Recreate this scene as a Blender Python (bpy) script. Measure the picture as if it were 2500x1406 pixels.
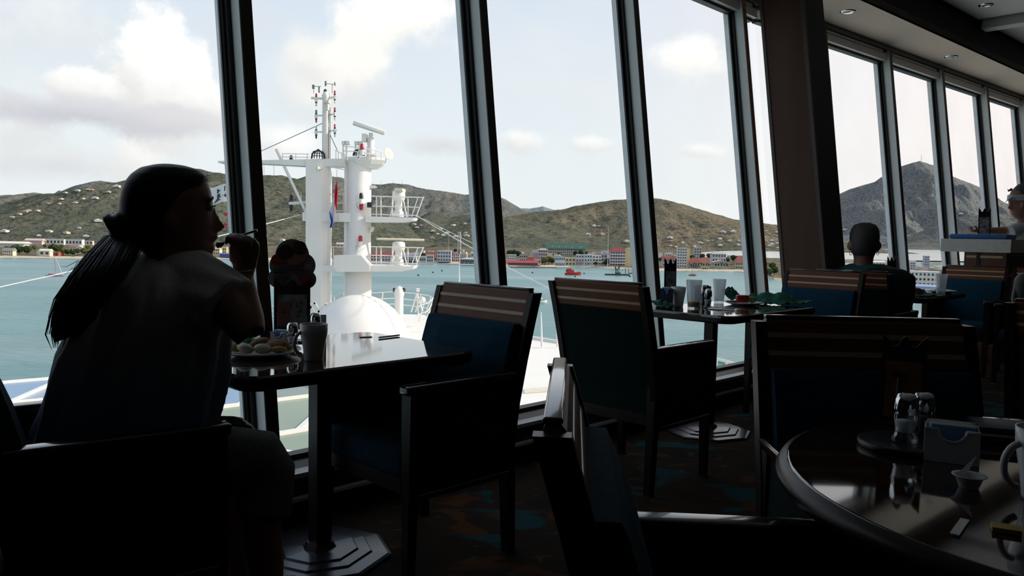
import bpy, bmesh, math, random
from mathutils import Vector, Matrix, noise
for _o in list(bpy.data.objects): bpy.data.objects.remove(_o, do_unlink=True)
SC = bpy.context.scene; COL = SC.collection
# ------------------------------------------------------------------ camera
F, CX, CY, CAMH = 1900.0, 1250.0, 703.0, 1.15
PITCH = math.atan((703-578)/F); ROLL = math.atan(.019)
_f = Vector((0, math.cos(PITCH), -math.sin(PITCH))); _u = Vector((0, math.sin(PITCH), math.cos(PITCH))); _r = Vector((1, 0, 0))
CR = _r*math.cos(ROLL)+_u*math.sin(ROLL); CU = _u*math.cos(ROLL)-_r*math.sin(ROLL); CO = Vector((0, 0, CAMH))
cd = bpy.data.cameras.new('camera'); cam = bpy.data.objects.new('camera', cd); COL.objects.link(cam)
cam.matrix_world = Matrix(((CR.x, CU.x, -_f.x, 0), (CR.y, CU.y, -_f.y, 0), (CR.z, CU.z, -_f.z, CAMH), (0, 0, 0, 1)))
cd.sensor_fit = 'HORIZONTAL'; cd.sensor_width = 36; cd.lens = 36*F/2500; cd.clip_start = .05; cd.clip_end = 60000
SC.camera = cam
# ------------------------------------------------------------------ view
SC.view_settings.view_transform = 'Standard'
try: SC.view_settings.look = 'None'
except Exception: pass
SC.view_settings.gamma = 1; SC.view_settings.exposure = 0.0; SC.view_settings.use_curve_mapping = False
def ray(x, y): return _f+CR*((x-CX)/F)-CU*((y-CY)/F)
def G(x, y, h):
    d = ray(x, y); return CO+d*((h-CAMH)/d.z)
def D(x, y, Y):
    d = ray(x, y); return CO+d*(Y/d.y)
# ------------------------------------------------------------------ sky
SUN_AZ, SUN_EL = math.radians(82), math.radians(27)   # azimuth from +Y towards +X
SUND = Vector((math.sin(SUN_AZ)*math.cos(SUN_EL), math.cos(SUN_AZ)*math.cos(SUN_EL), math.sin(SUN_EL)))
def nset(nd, **k):
    for a, b in k.items(): setattr(nd, a, b)
    return nd
def build_sky():
    w = bpy.data.worlds.new('sky'); SC.world = w; w.use_nodes = True
    nt = w.node_tree; N, L = nt.nodes, nt.links; N.clear()
    # cloud group
    g = bpy.data.node_groups.new('cloud_bank', 'ShaderNodeTree')
    for n, t in (('dir', 'NodeSocketVector'), ('centre', 'NodeSocketVector'), ('tangent', 'NodeSocketVector'), ('rx', 'NodeSocketFloat'), ('ry', 'NodeSocketFloat'), ('warp', 'NodeSocketFloat'), ('soft', 'NodeSocketFloat'), ('amount', 'NodeSocketFloat'), ('top', 'NodeSocketColor'), ('under', 'NodeSocketColor'), ('sky', 'NodeSocketColor')):
        g.interface.new_socket(n, in_out='INPUT', socket_type=t)
    g.interface.new_socket('sky', in_out='OUTPUT', socket_type='NodeSocketColor')
    gn, gl = g.nodes, g.links
    gi = gn.new('NodeGroupInput'); go = gn.new('NodeGroupOutput')
    def m(op, a, b=None, c=None):
        nd = gn.new('ShaderNodeMath'); nd.operation = op
        for i, v in enumerate((a, b, c)):
            if v is None: continue
            if isinstance(v, (int, float)): nd.inputs[i].default_value = v
            else: gl.new(v, nd.inputs[i])
        return nd.outputs[0]
    sub = gn.new('ShaderNodeVectorMath'); sub.operation = 'SUBTRACT'; gl.new(gi.outputs['dir'], sub.inputs[0]); gl.new(gi.outputs['centre'], sub.inputs[1])
    dt = gn.new('ShaderNodeVectorMath'); dt.operation = 'DOT_PRODUCT'; gl.new(sub.outputs[0], dt.inputs[0]); gl.new(gi.outputs['tangent'], dt.inputs[1])
    sp = gn.new('ShaderNodeSeparateXYZ'); gl.new(sub.outputs[0], sp.inputs[0])
    x = m('DIVIDE', dt.outputs['Value'], gi.outputs['rx']); y = m('DIVIDE', sp.outputs[2], gi.outputs['ry'])
    r = m('SQRT', m('ADD', m('MULTIPLY', x, x), m('MULTIPLY', y, y)))
    r = m('ADD', r, gi.outputs['warp'])
    mr = gn.new('ShaderNodeMapRange'); mr.interpolation_type = 'SMOOTHSTEP'
    gl.new(r, mr.inputs['Value']); gl.new(m('SUBTRACT', 1.0, gi.outputs['soft']), mr.inputs['From Max']); mr.inputs['From Min'].default_value = 1.0
    den = m('MULTIPLY', mr.outputs[0], gi.outputs['amount'])
    sh = gn.new('ShaderNodeMapRange'); sh.interpolation_type = 'SMOOTHSTEP'
    gl.new(m('ADD', m('ADD', y, m('MULTIPLY', x, .35)), m('MULTIPLY', gi.outputs['warp'], -1.2)), sh.inputs['Value']); sh.inputs['From Min'].default_value = -.9; sh.inputs['From Max'].default_value = .5
    mc = gn.new('ShaderNodeMix'); mc.data_type = 'RGBA'; gl.new(sh.outputs[0], mc.inputs[0]); gl.new(gi.outputs['under'], mc.inputs[6]); gl.new(gi.outputs['top'], mc.inputs[7])
    mo = gn.new('ShaderNodeMix'); mo.data_type = 'RGBA'; gl.new(den, mo.inputs[0]); gl.new(gi.outputs['sky'], mo.inputs[6]); gl.new(mc.outputs[2], mo.inputs[7])
    gl.new(mo.outputs[2], go.inputs[0])
    # base gradient
    tc = N.new('ShaderNodeTexCoord'); dirv = tc.outputs['Generated']
    sep = N.new('ShaderNodeSeparateXYZ'); L.new(dirv, sep.inputs[0])
    cr = N.new('ShaderNodeValToRGB'); L.new(sep.outputs[2], cr.inputs[0])
    e = cr.color_ramp.elements; e[0].position = 0; e[0].color = (.80, .845, .85, 1); e[1].position = 1; e[1].color = (.30, .42, .62, 1)
    for p, c in ((.12, (.77, .83, .86, 1)), (.30, (.64, .73, .84, 1)), (.55, (.46, .58, .74, 1))):
        k = e.new(p); k.color = c
    # warm brightening towards the sun
    dv = N.new('ShaderNodeVectorMath'); dv.operation = 'DOT_PRODUCT'; L.new(dirv, dv.inputs[0]); dv.inputs[1].default_value = SUND
    mr = N.new('ShaderNodeMapRange'); mr.interpolation_type = 'SMOOTHSTEP'; L.new(dv.outputs['Value'], mr.inputs['Value'])
    mr.inputs['From Min'].default_value = .18; mr.inputs['From Max'].default_value = .95
    mg = N.new('ShaderNodeMix'); mg.data_type = 'RGBA'; L.new(mr.outputs[0], mg.inputs[0]); L.new(cr.outputs[0], mg.inputs[6]); mg.inputs[7].default_value = (1.12, .98, .92, 1)
    col = mg.outputs[2]
    def noise_tex(scale, detail, rough, vec):
        n = N.new('ShaderNodeTexNoise'); n.inputs['Scale'].default_value = scale; n.inputs['Detail'].default_value = detail; n.inputs['Roughness'].default_value = rough
        L.new(vec, n.inputs['Vector']); return n.outputs['Fac']
    mp = N.new('ShaderNodeMapping'); mp.inputs['Scale'].default_value = (1, 1, 2.2); L.new(dirv, mp.inputs['Vector'])
    # thin cloud everywhere
    nz = noise_tex(3.2, 6, .55, mp.outputs[0])
    m1 = N.new('ShaderNodeMapRange'); m1.interpolation_type = 'SMOOTHSTEP'; L.new(nz, m1.inputs['Value']); m1.inputs['From Min'].default_value = .45; m1.inputs['From Max'].default_value = .75; m1.inputs['To Max'].default_value = .32
    mx = N.new('ShaderNodeMix'); mx.data_type = 'RGBA'; L.new(m1.outputs[0], mx.inputs[0]); L.new(col, mx.inputs[6]); mx.inputs[7].default_value = (.87, .85, .83, 1)
    col = mx.outputs[2]
    w1 = noise_tex(9, 7, .58, dirv)
    wm = N.new('ShaderNodeMath'); wm.operation = 'MULTIPLY_ADD'; L.new(w1, wm.inputs[0]); wm.inputs[1].default_value = 2.6; wm.inputs[2].default_value = -1.3
    W_, C_ = (.98, .97, .95, 1), (.93, .91, .87, 1)
    GR, LG = (.62, .61, .64, 1), (.74, .73, .73, 1)
    for (px, py, rx, ry, soft, am, top, und) in [
        (110, 60, 330, 130, 1., .55, C_, LG), (150, 400, 260, 60, 1., .75, LG, GR), (330, 395, 70, 75, .8, .8, C_, LG),
        (395, 190, 150, 150, .32, 1., (1.06, 1.05, 1.01, 1), (.76, .75, .75, 1)), (205, 212, 105, 52, .35, .95, W_, LG), (480, 230, 110, 90, .6, .9, W_, LG),
        (200, 278, 300, 50, .6, .92, (.68, .68, .71, 1), (.55, .55, .61, 1)), (430, 292, 170, 36, .8, .8, (.72, .71, .73, 1), (.60, .60, .65, 1)), (60, 330, 120, 60, .9, .6, LG, LG),
        (860, 215, 260, 95, 1., .8, C_, LG), (770, 140, 80, 60, .8, .8, C_, LG), (890, 140, 95, 85, .6, .9, (1, .97, .92, 1), C_),
        (985, 40, 150, 115, .6, 1., (1.08, 1.06, 1.0, 1), C_), (690, 345, 110, 48, .8, .85, W_, LG), (560, 60, 120, 90, 1., .5, LG, LG),
        (1085, 352, 130, 34, .9, .7, LG, GR), (1275, 345, 85, 38, .7, .9, W_, LG), (1450, 350, 90, 28, .8, .8, W_, LG), (1705, 368, 60, 24, .8, .85, W_, LG),
        (1695, 140, 105, 62, .7, .9, (1.06, 1.05, 1.0, 1), C_), (1650, 520, 160, 45, .9, .7, C_, C_)]:
        d = ray(px, py).normalized(); t = Vector((d.y, -d.x, 0)).normalized()
        n = N.new('ShaderNodeGroup'); n.node_tree = g
        L.new(dirv, n.inputs['dir']); n.inputs['centre'].default_value = d; n.inputs['tangent'].default_value = t
        n.inputs['rx'].default_value = rx/F; n.inputs['ry'].default_value = ry/F; n.inputs['soft'].default_value = soft; n.inputs['amount'].default_value = am
        L.new(wm.outputs[0], n.inputs['warp']); n.inputs['top'].default_value = top; n.inputs['under'].default_value = und
        L.new(col, n.inputs['sky']); col = n.outputs[0]
    # below the horizon: dull sea tone
    hz = N.new('ShaderNodeMapRange'); L.new(sep.outputs[2], hz.inputs['Value']); hz.inputs['From Min'].default_value = -.03; hz.inputs['From Max'].default_value = 0
    mh = N.new('ShaderNodeMix'); mh.data_type = 'RGBA'; L.new(hz.outputs[0], mh.inputs[0]); mh.inputs[6].default_value = (.25, .36, .38, 1); L.new(col, mh.inputs[7])
    bg = N.new('ShaderNodeBackground'); L.new(mh.outputs[2], bg.inputs[0]); bg.inputs[1].default_value = 1.1
    out = N.new('ShaderNodeOutputWorld'); L.new(bg.outputs[0], out.inputs[0])
build_sky()
sl = bpy.data.lights.new('sun', 'SUN'); sl.energy = 4.6; sl.angle = math.radians(1.2); sl.color = (1, .92, .78)
so = bpy.data.objects.new('sun', sl); COL.objects.link(so); so.rotation_euler = (-SUND).to_track_quat('-Z', 'Y').to_euler(); so.location = SUND*200
# ------------------------------------------------------------------ helpers
def mat(name, c, c2=None, rough=.6, metal=0., scale=8., detail=4., spec=.5, bump=0., bscale=None, coat=0., alpha=1., trans=0., ior=1.45, coord='Object', stretch=None, sheen=0., thr=None):
    m = bpy.data.materials.new(name); m.use_nodes = True
    nt = m.node_tree; N, L = nt.nodes, nt.links; b = N['Principled BSDF']
    b.inputs['Roughness'].default_value = rough; b.inputs['Metallic'].default_value = metal; b.inputs['Specular IOR Level'].default_value = spec
    b.inputs['Coat Weight'].default_value = coat; b.inputs['Coat Roughness'].default_value = .06; b.inputs['Alpha'].default_value = alpha
    b.inputs['Transmission Weight'].default_value = trans; b.inputs['IOR'].default_value = ior
    if sheen: b.inputs['Sheen Weight'].default_value = sheen
    tc = N.new('ShaderNodeTexCoord'); vec = tc.outputs[coord]
    if stretch:
        mp = N.new('ShaderNodeMapping'); mp.inputs['Scale'].default_value = stretch; L.new(vec, mp.inputs['Vector']); vec = mp.outputs[0]
    nz = N.new('ShaderNodeTexNoise'); nz.inputs['Scale'].default_value = scale; nz.inputs['Detail'].default_value = detail; L.new(vec, nz.inputs['Vector'])
    cr = N.new('ShaderNodeValToRGB'); L.new(nz.outputs['Fac'], cr.inputs[0])
    c2 = c2 or tuple(min(1, v*.86) for v in c[:3])
    lo, hi = thr or (.32, .68)
    cr.color_ramp.elements[0].position = lo; cr.color_ramp.elements[1].position = hi
    cr.color_ramp.elements[0].color = (*c[:3], 1); cr.color_ramp.elements[1].color = (*c2[:3], 1)
    L.new(cr.outputs[0], b.inputs['Base Color'])
    if bump:
        n2 = N.new('ShaderNodeTexNoise'); n2.inputs['Scale'].default_value = bscale or scale*4; n2.inputs['Detail'].default_value = 6; L.new(vec, n2.inputs['Vector'])
        bp = N.new('ShaderNodeBump'); bp.inputs['Strength'].default_value = min(1, bump); bp.inputs['Distance'].default_value = .02 if bump <= 1 else bump; L.new(n2.outputs['Fac'], bp.inputs['Height']); L.new(bp.outputs[0], b.inputs['Normal'])
    return m
ORG = {}
def tag(o, label=None, cat=None, group=None, kind=None):
    if label: o['label'] = label
    if cat: o['category'] = cat
    if group: o['group'] = group
    if kind: o['kind'] = kind
    return o
def empty(name, loc, label=None, cat=None, group=None, kind=None, rz=0.):
    e = bpy.data.objects.new(name, None); COL.objects.link(e); e.location = loc; e.rotation_euler = (0, 0, rz); e.empty_display_size = .05
    ORG[e.name] = Vector(loc) if rz == 0 else Vector((0, 0, 0))
    return tag(e, label, cat, group, kind)
def rot(a, ax): return Matrix.Rotation(a, 3, ax)
class MB:
    """collects shapes, then links them as one mesh object"""
    def __init__(s): s.v, s.f, s.sm = [], [], []
    def add(s, vs, fs, smooth=False):
        o = len(s.v); s.v += [Vector(v) for v in vs]; s.f += [tuple(i+o for i in f) for f in fs]; s.sm += [smooth]*len(fs); return s
    def box(s, c, d, R=None):
        c = Vector(c); h = [x/2 for x in d]; vs = []
        for z in (-1, 1):
            for y in (-1, 1):
                for x in (-1, 1):
                    p = Vector((x*h[0], y*h[1], z*h[2])); vs.append(c+(R @ p if R else p))
        return s.add(vs, [(0, 2, 3, 1), (4, 5, 7, 6), (0, 1, 5, 4), (2, 6, 7, 3), (0, 4, 6, 2), (1, 3, 7, 5)])
    def rbox(s, c, d, r=.01, R=None, seg=3, smooth=True):
        bm = bmesh.new(); bmesh.ops.create_cube(bm, size=1)
        for v in bm.verts: v.co = Vector((v.co.x*d[0], v.co.y*d[1], v.co.z*d[2]))
        bmesh.ops.bevel(bm, geom=bm.edges[:], offset=min(r, min(d)*.49), segments=seg, affect='EDGES', profile=.5)
        bm.verts.index_update(); c = Vector(c)
        s.add([c+(R @ v.co if R else v.co) for v in bm.verts], [[v.index for v in f.verts] for f in bm.faces], smooth); bm.free(); return s
    def hexa(s, p): return s.add(p, [(0, 3, 2, 1), (4, 5, 6, 7), (0, 1, 5, 4), (1, 2, 6, 5), (2, 3, 7, 6), (3, 0, 4, 7)])
    def prism(s, poly, z0, z1, cap=True):
        n = len(poly); vs = [(x, y, z0) for x, y in poly]+[(x, y, z1) for x, y in poly]
        fs = [(i, (i+1) % n, n+(i+1) % n, n+i) for i in range(n)]
        if cap: fs += [tuple(range(n-1, -1, -1)), tuple(range(n, 2*n))]
        return s.add(vs, fs)
    def extrude(s, pts, dvec):
        n = len(pts); dv = Vector(dvec); vs = [Vector(p) for p in pts]+[Vector(p)+dv for p in pts]
        return s.add(vs, [(i, (i+1) % n, n+(i+1) % n, n+i) for i in range(n)]+[tuple(range(n-1, -1, -1)), tuple(range(n, 2*n))])
    def loft(s, rings, close=True, cap=True, smooth=True):
        n = len(rings[0]); vs = [p for r in rings for p in r]; fs = []
        for k in range(len(rings)-1):
            for i in range(n if close else n-1):
                j = (i+1) % n; fs.append((k*n+i, k*n+j, (k+1)*n+j, (k+1)*n+i))
        s.add(vs, fs, smooth)
        if cap and close:
            s.add(rings[0], [tuple(range(n-1, -1, -1))]); s.add(rings[-1], [tuple(range(n))])
        return s
    def tube(s, pts, r, n=8, smooth=True, cap=True):
        pts = [Vector(p) for p in pts]; rs = r if isinstance(r, (list, tuple)) else [r]*len(pts); rings = []; up = None
        for i, p in enumerate(pts):
            t = (pts[min(i+1, len(pts)-1)]-pts[max(i-1, 0)]).normalized()
            if up is None: up = t.orthogonal().normalized()
            a = up-t*up.dot(t)
            a = a.normalized() if a.length > 1e-6 else t.orthogonal().normalized(); up = a; b = t.cross(a)
            rings.append([p+(a*math.cos(2*math.pi*k/n)+b*math.sin(2*math.pi*k/n))*rs[i] for k in range(n)])
        return s.loft(rings, cap=cap, smooth=smooth)
    def lathe(s, prof, c=(0, 0, 0), n=24, smooth=True, R=None, closed=False):
        c = Vector(c); rings = []
        for r, z in prof:
            ring = []
            for k in range(n):
                p = Vector((r*math.cos(2*math.pi*k/n), r*math.sin(2*math.pi*k/n), z)); ring.append(c+(R @ p if R else p))
            rings.append(ring)
        return s.loft(rings, cap=not closed, smooth=smooth)
    def ell(s, c, r, n=16, m=10, R=None):
        c = Vector(c); rings = []
        for i in range(m+1):
            a = math.pi*(.02+.96*i/m)-math.pi/2; ring = []
            for k in range(n):
                b = 2*math.pi*k/n; p = Vector((r[0]*math.cos(a)*math.cos(b), r[1]*math.cos(a)*math.sin(b), r[2]*math.sin(a))); ring.append(c+(R @ p if R else p))
            rings.append(ring)
        return s.loft(rings)
    def bar(s, a, b, w, h=None):
        """square bar from a to b"""
        a, b = Vector(a), Vector(b); t = (b-a).normalized(); h = h or w
        x = t.cross(Vector((0, 0, 1)));  x = x.normalized() if x.length > 1e-4 else Vector((1, 0, 0)); y = x.cross(t)
        q = [(-1, -1), (1, -1), (1, 1), (-1, 1)]
        return s.hexa([a+x*i*w/2+y*j*h/2 for i, j in q]+[b+x*i*w/2+y*j*h/2 for i, j in q])
    def mesh(s, name, m, off=Vector((0, 0, 0))):
        me = bpy.data.meshes.new(name); me.from_pydata([v-off for v in s.v], [], s.f); me.polygons.foreach_set('use_smooth', s.sm); me.update()
        if m: me.materials.append(m)
        return me
    def build(s, name, m, parent=None, label=None, cat=None, group=None, kind=None, at=None):
        if parent is not None: off = ORG[parent.name]
        elif at is not None: off = Vector(at)
        else:
            mn = [min(v[i] for v in s.v) for i in range(3)]; mx = [max(v[i] for v in s.v) for i in range(3)]
            off = Vector(((mn[0]+mx[0])/2, (mn[1]+mx[1])/2, mn[2]))
        o = bpy.data.objects.new(name, s.mesh(name, m, off)); COL.objects.link(o)
        if parent is not None: o.parent = parent; ORG[o.name] = off
        else: o.location = off; ORG[o.name] = off
        return tag(o, label, cat, group, kind)
def copy_tree(o, parent=None):
    c = o.copy(); COL.objects.link(c); c.parent = parent
    for ch in o.children: copy_tree(ch, c)
    return c
RND = random.Random(7)
S2 = 2**.5
UA = Vector((1, 1, 0))/S2; NA = Vector((-1, 1, 0))/S2; Z = Vector((0, 0, 1))
def P(s, w, h): return UA*s+NA*w+Z*h       # room frame: s along the window wall, w towards it, h above the floor
RAKE = .13
# ================================================================== room shell
M_white = mat('painted_metal', (.62, .62, .60), rough=.45, scale=3)
M_grey = mat('grey_frame', (.78, .78, .76), (.72, .72, .70), rough=.4, scale=3)
M_black = mat('black_gasket', (.006, .006, .007), rough=.5)
M_bead = mat('bright_bead', (.75, .76, .78), rough=.3)
M_brown = mat('brown_laminate_and_shade', (.055, .036, .026), (.04, .026, .018), rough=.45, scale=2, stretch=(1, 1, .15))
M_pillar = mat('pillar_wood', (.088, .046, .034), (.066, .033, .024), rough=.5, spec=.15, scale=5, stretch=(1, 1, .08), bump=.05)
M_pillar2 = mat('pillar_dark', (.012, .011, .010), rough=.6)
M_soffit = mat('soffit_panel', (.70, .62, .52), (.66, .58, .48), rough=.7, scale=1.2)
M_ceil = mat('ceiling_panel', (.72, .72, .70), (.68, .68, .66), rough=.55, scale=1)
M_dark = mat('dark_wall', (.02, .018, .016), rough=.8)
def carpet_material():
    m = mat('patterned_carpet', (.020, .013, .008), (.035, .022, .013), rough=.95, scale=5, spec=.1, bump=.4, bscale=250)
    nt = m.node_tree; N, L = nt.nodes, nt.links; b = N['Principled BSDF']
    src = b.inputs['Base Color'].links[0].from_socket; tc = [n for n in N if n.type == 'TEX_COORD'][0]
    for sc, lo, c, off in ((3.1, .60, (.012, .060, .068), 0), (3.7, .61, (.085, .030, .010), 7.3), (9., .66, (.075, .055, .03), 3.1)):
        mp = N.new('ShaderNodeMapping'); mp.inputs['Location'].default_value = (off, off*2, 0); mp.inputs['Scale'].default_value = (1, 1.7, 1); mp.inputs['Rotation'].default_value = (0, 0, .6); L.new(tc.outputs['Object'], mp.inputs['Vector'])
        n = N.new('ShaderNodeTexNoise'); n.inputs['Scale'].default_value = sc; n.inputs['Detail'].default_value = 1.5; n.inputs['Distortion'].default_value = .8; L.new(mp.outputs[0], n.inputs['Vector'])
        r = N.new('ShaderNodeMapRange'); L.new(n.outputs['Fac'], r.inputs['Value']); r.inputs['From Min'].default_value = lo; r.inputs['From Max'].default_value = lo+.05
        mx = N.new('ShaderNodeMix'); mx.data_type = 'RGBA'; L.new(r.outputs[0], mx.inputs[0]); L.new(src, mx.inputs[6]); mx.inputs[7].default_value = (*c, 1); src = mx.outputs[2]
    L.new(src, b.inputs['Base Color']); return m
M_carpet = carpet_material()
def glass_pane_material():
    m = bpy.data.materials.new('window_glass'); m.use_nodes = True; nt = m.node_tree; N, L = nt.nodes, nt.links; N.clear()
    tr = N.new('ShaderNodeBsdfTransparent'); tr.inputs[0].default_value = (.97, .98, .98, 1)
    gl = N.new('ShaderNodeBsdfGlossy'); gl.inputs['Roughness'].default_value = .01
    nz = N.new('ShaderNodeTexNoise'); nz.inputs['Scale'].default_value = 2; tc = N.new('ShaderNodeTexCoord'); L.new(tc.outputs['Object'], nz.inputs['Vector'])
    fr = N.new('ShaderNodeFresnel'); fr.inputs[0].default_value = 1.4
    mu = N.new('ShaderNodeMath'); mu.operation = 'MULTIPLY'; L.new(fr.outputs[0], mu.inputs[0]); L.new(nz.outputs['Fac'], mu.inputs[1])
    mx = N.new('ShaderNodeMixShader'); L.new(mu.outputs[0], mx.inputs[0]); L.new(tr.outputs[0], mx.inputs[1]); L.new(gl.outputs[0], mx.inputs[2])
    o = N.new('ShaderNodeOutputMaterial'); L.new(mx.outputs[0], o.inputs[0]); return m
M_glass = glass_pane_material()
HS, HT = .21, 2.97       # glass bottom and top
WG, WR = 2.938, 2.835    # glass plane and room-side face of the mullions, at height HS
FLOORZ = 0.
class Facet:
    def __init__(s, o, ang): s.o = o; s.u = Vector((math.sin(ang), math.cos(ang), 0)); s.n = Vector((-s.u.y, s.u.x, 0))
    def p(s, t, h, w=0): return s.o+s.u*t+s.n*((h-HS)*RAKE+w)+Z*h       # w: outward from the glass plane
fA = Facet(P(0, WG, 0), math.radians(45))
TJ = 6.02                                              # where the second facet starts
ANGB = math.radians(45+5.27)
fB = Facet(P(TJ, WG-.03, 0), ANGB)
DEP = WG-WR
floor = MB().prism([tuple(P(s, w, 0)[:2]) for s, w in ((-3.2, 3.1), (-3.2, -4), (15, -4), (15, 1.9), (6.0, 3.02))][::-1], -.1, 0).build('floor', M_carpet, kind='structure')
# low wall under the windows, one run per facet
def low_wall(f, t0, t1, nm):
    mb = MB()
    e = .0
    prof = [(.0, -.13), (.09, -.13), (.09, -.19), (.175, -.19), (.182, -.17), (.182, -.125), (.20, -.06), (.20, .05), (.0, .05)]
    # profile points are (height, outward offset from the glass line)
    a = [f.o+f.u*t0+f.n*w+Z*h for h, w in prof]; mb.extrude(a, f.u*(t1-t0)); return mb.build(nm, M_brown, kind='structure')
wA = low_wall(fA, -3.0, TJ, 'wall_window')
wB = low_wall(fB, -.0, 8.8, 'wall_window_bow')
MB().hexa([fA.p(-3.0, .172, -.192+.005), fA.p(TJ, .172, -.192+.005), fA.p(TJ, .172, -.12), fA.p(-3.0, .172, -.12), fA.p(-3.0, .190, -.187), fA.p(TJ, .190, -.187), fA.p(TJ, .190, -.12), fA.p(-3.0, .190, -.12)]).build('sill_strip', M_white, wA)
MB().hexa([fB.p(0, .172, -.187), fB.p(8.8, .172, -.187), fB.p(8.8, .172, -.12), fB.p(0, .172, -.12), fB.p(0, .190, -.187), fB.p(8.8, .190, -.187), fB.p(8.8, .190, -.12), fB.p(0, .190, -.12)]).build('sill_strip', M_white, wB)
MB().hexa([fA.p(-3., .088, -.205), fA.p(TJ, .088, -.205), fA.p(TJ, .088, -.17), fA.p(-3., .088, -.17), fA.p(-3., .1, -.205), fA.p(TJ, .1, -.205), fA.p(TJ, .1, -.17), fA.p(-3., .1, -.17)]).build('base_strip', M_grey, wA)
# windows: mullion right-hand edges along each facet
def slab(mb, f, t0, t1, h0, h1, w0, w1):
    mb.hexa([f.p(t0, h0, w0), f.p(t1, h0, w0), f.p(t1, h0, w1), f.p(t0, h0, w1), f.p(t0, h1, w0), f.p(t1, h1, w0), f.p(t1, h1, w1), f.p(t0, h1, w1)]); return mb
WN = 0
M_wmull = mat('red_brown_cover', (.30, .105, .05), (.24, .08, .036), rough=.45, scale=4, stretch=(1, 1, .1))
M_fin = mat('white_outer_fin', (.80, .81, .82), rough=.35)
def window(f, t0, t1, mull=True, left=True, face=None):
    """bay from mullion edge t0 (glass starts) to mullion edge t1 (room face ends at t1, .055 wide)"""
    global WN; WN += 1
    base = f.p((t0+t1)/2, HS, 0); e = empty('window_%d' % WN, base, kind='structure')
    g0, g1 = t0, t1-.055 if mull else t1
    MB().add([f.p(g0, HS-.03), f.p(g1, HS-.03), f.p(g1, HT+.03), f.p(g0, HT+.03)], [(0, 1, 2, 3)]).build('pane', M_glass, e)
    fr = MB(); bd = MB()
    if mull:
        slab(fr, f, g1-.018, g1, HS, HT, -.03, .045); slab(fr, f, g1-.040, g1-.033, HS, HT, -.006, .006); slab(bd, f, g1-.031, g1-.019, HS, HT, .004, .05)
    if left:
        slab(fr, f, g0, g0+.018, HS, HT, -.03, .045); slab(fr, f, g0+.033, g0+.040, HS, HT, -.006, .006); slab(bd, f, g0+.019, g0+.031, HS, HT, .004, .05)
    slab(fr, f, g0, g1, HS-.03, HS+.010, -.03, .03); slab(fr, f, g0, g1, HT-.010, HT+.03, -.03, .03)
    fr.build('gasket', M_black, e)
    if bd.v: bd.build('outer_fin', M_fin, e)
    if mull:
        m = MB(); slab(m, f, g1, t1, HS-.03, HT+.12, -DEP, .03); m.build('mullion', M_grey, e)
        m = MB(); slab(m, f, g1+.002, t1, HS-.03, HT+.12, -DEP-.004, -DEP); m.build('mullion_face', face or M_brown, e)  # dark default face puts the shade of the room side into its colour
    # head: blind box, light slat, dark rail
    h = MB(); slab(h, f, g0, g1, HT+.012, HT+.085, -.075, -.02); h.build('blind_box', M_grey, e)
    h = MB(); slab(h, f, g0+.02, g1-.09, HT+.086, HT+.108, -.085, -.06); h.build('blind_slat', M_bead, e)
    h = MB(); slab(h, f, g0, g1, HT+.085, HT+.16, -.06, .03); slab(h, f, g0, t1, HT+.115, HT+.20, -.105, .0); h.build('head_rail', M_rail, e)
    return e
M_rail = mat('dark_head_rail', (.16, .155, .145), rough=.5, scale=3)
TA = [.16, 1.535, 2.885, 4.29, 5.772]
m0 = MB(); slab(m0, fA, .105, .16, HS-.03, HT+.12, -DEP, .03); m0.build('wall_post', M_grey, kind='structure')
for i in range(len(TA)-1): window(fA, TA[i], TA[i+1], face=M_wmull if i == 3 else None)
def tB(s): return (s-TJ)/math.cos(math.radians(5.27))
TB = [tB(v) for v in (7.0, 8.275, 9.53, 10.815, 12.1, 13.35)]
window(fA, TA[-1], TJ, mull=False); window(fB, .0, TB[0], left=False)
for i in range(len(TB)-1): window(fB, TB[i], TB[i+1])
sw = MB(); slab(sw, fA, -3.2, .105, .0, HT+.3, -.08, .06); sw.build('wall_light_blocker', M_dark, kind='structure')  # unseen wall added in place of more windows, to darken the foreground
# pillar
pl = empty('trim_1', P(5.85, 2.6, 0), kind='structure')
def raked(mb, s0, s1, w0, w1, h0, h1):
    q = [(s0, w0), (s1, w0), (s1, w1), (s0, w1)]; mb.hexa([P(s, w+(h-1.15)*RAKE, h) for h in (h0, h1) for s, w in q]); return mb
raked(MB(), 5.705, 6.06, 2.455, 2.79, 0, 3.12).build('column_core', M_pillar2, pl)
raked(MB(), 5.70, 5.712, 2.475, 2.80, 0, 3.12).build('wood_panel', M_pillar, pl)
raked(MB(), 5.694, 5.72, 2.450, 2.478, 0, 3.12).build('corner_bead', M_brown, pl)
raked(MB(), 5.694, 5.72, 2.775, 2.80, 0, 3.12).build('corner_bead', M_brown, pl)
# ceiling: soffit over the windows, tray behind it
HC, HC2 = 3.13, 3.42
def cpt(s, w): return tuple(P(s, w, 0)[:2])
ceil = empty('ceiling', P(5, 0, HC), kind='structure')
eA = [(-3.2, 3.5), (6.0, 3.5), (15, 2.65)]; iA = [(-3.2, 2.62), (6.1, 2.62), (15, 1.95)]
sf = MB()
for i in range(2):
    q = [eA[i], eA[i+1], iA[i+1], iA[i]]; sf.prism([cpt(*a) for a in q][::-1], HC, HC+.06)
sf.build('soffit', M_soffit, ceil)
fc = MB()
for i in range(2):
    a, b = iA[i], iA[i+1]; q = [a, b, (b[0], b[1]+.03), (a[0], a[1]+.03)]; fc.prism([cpt(*x) for x in q][::-1], HC, HC2+.05)
fc.build('tray_edge', M_dark, ceil)  # edge turned from the windows: its shade is put into the near-black colour
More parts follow.
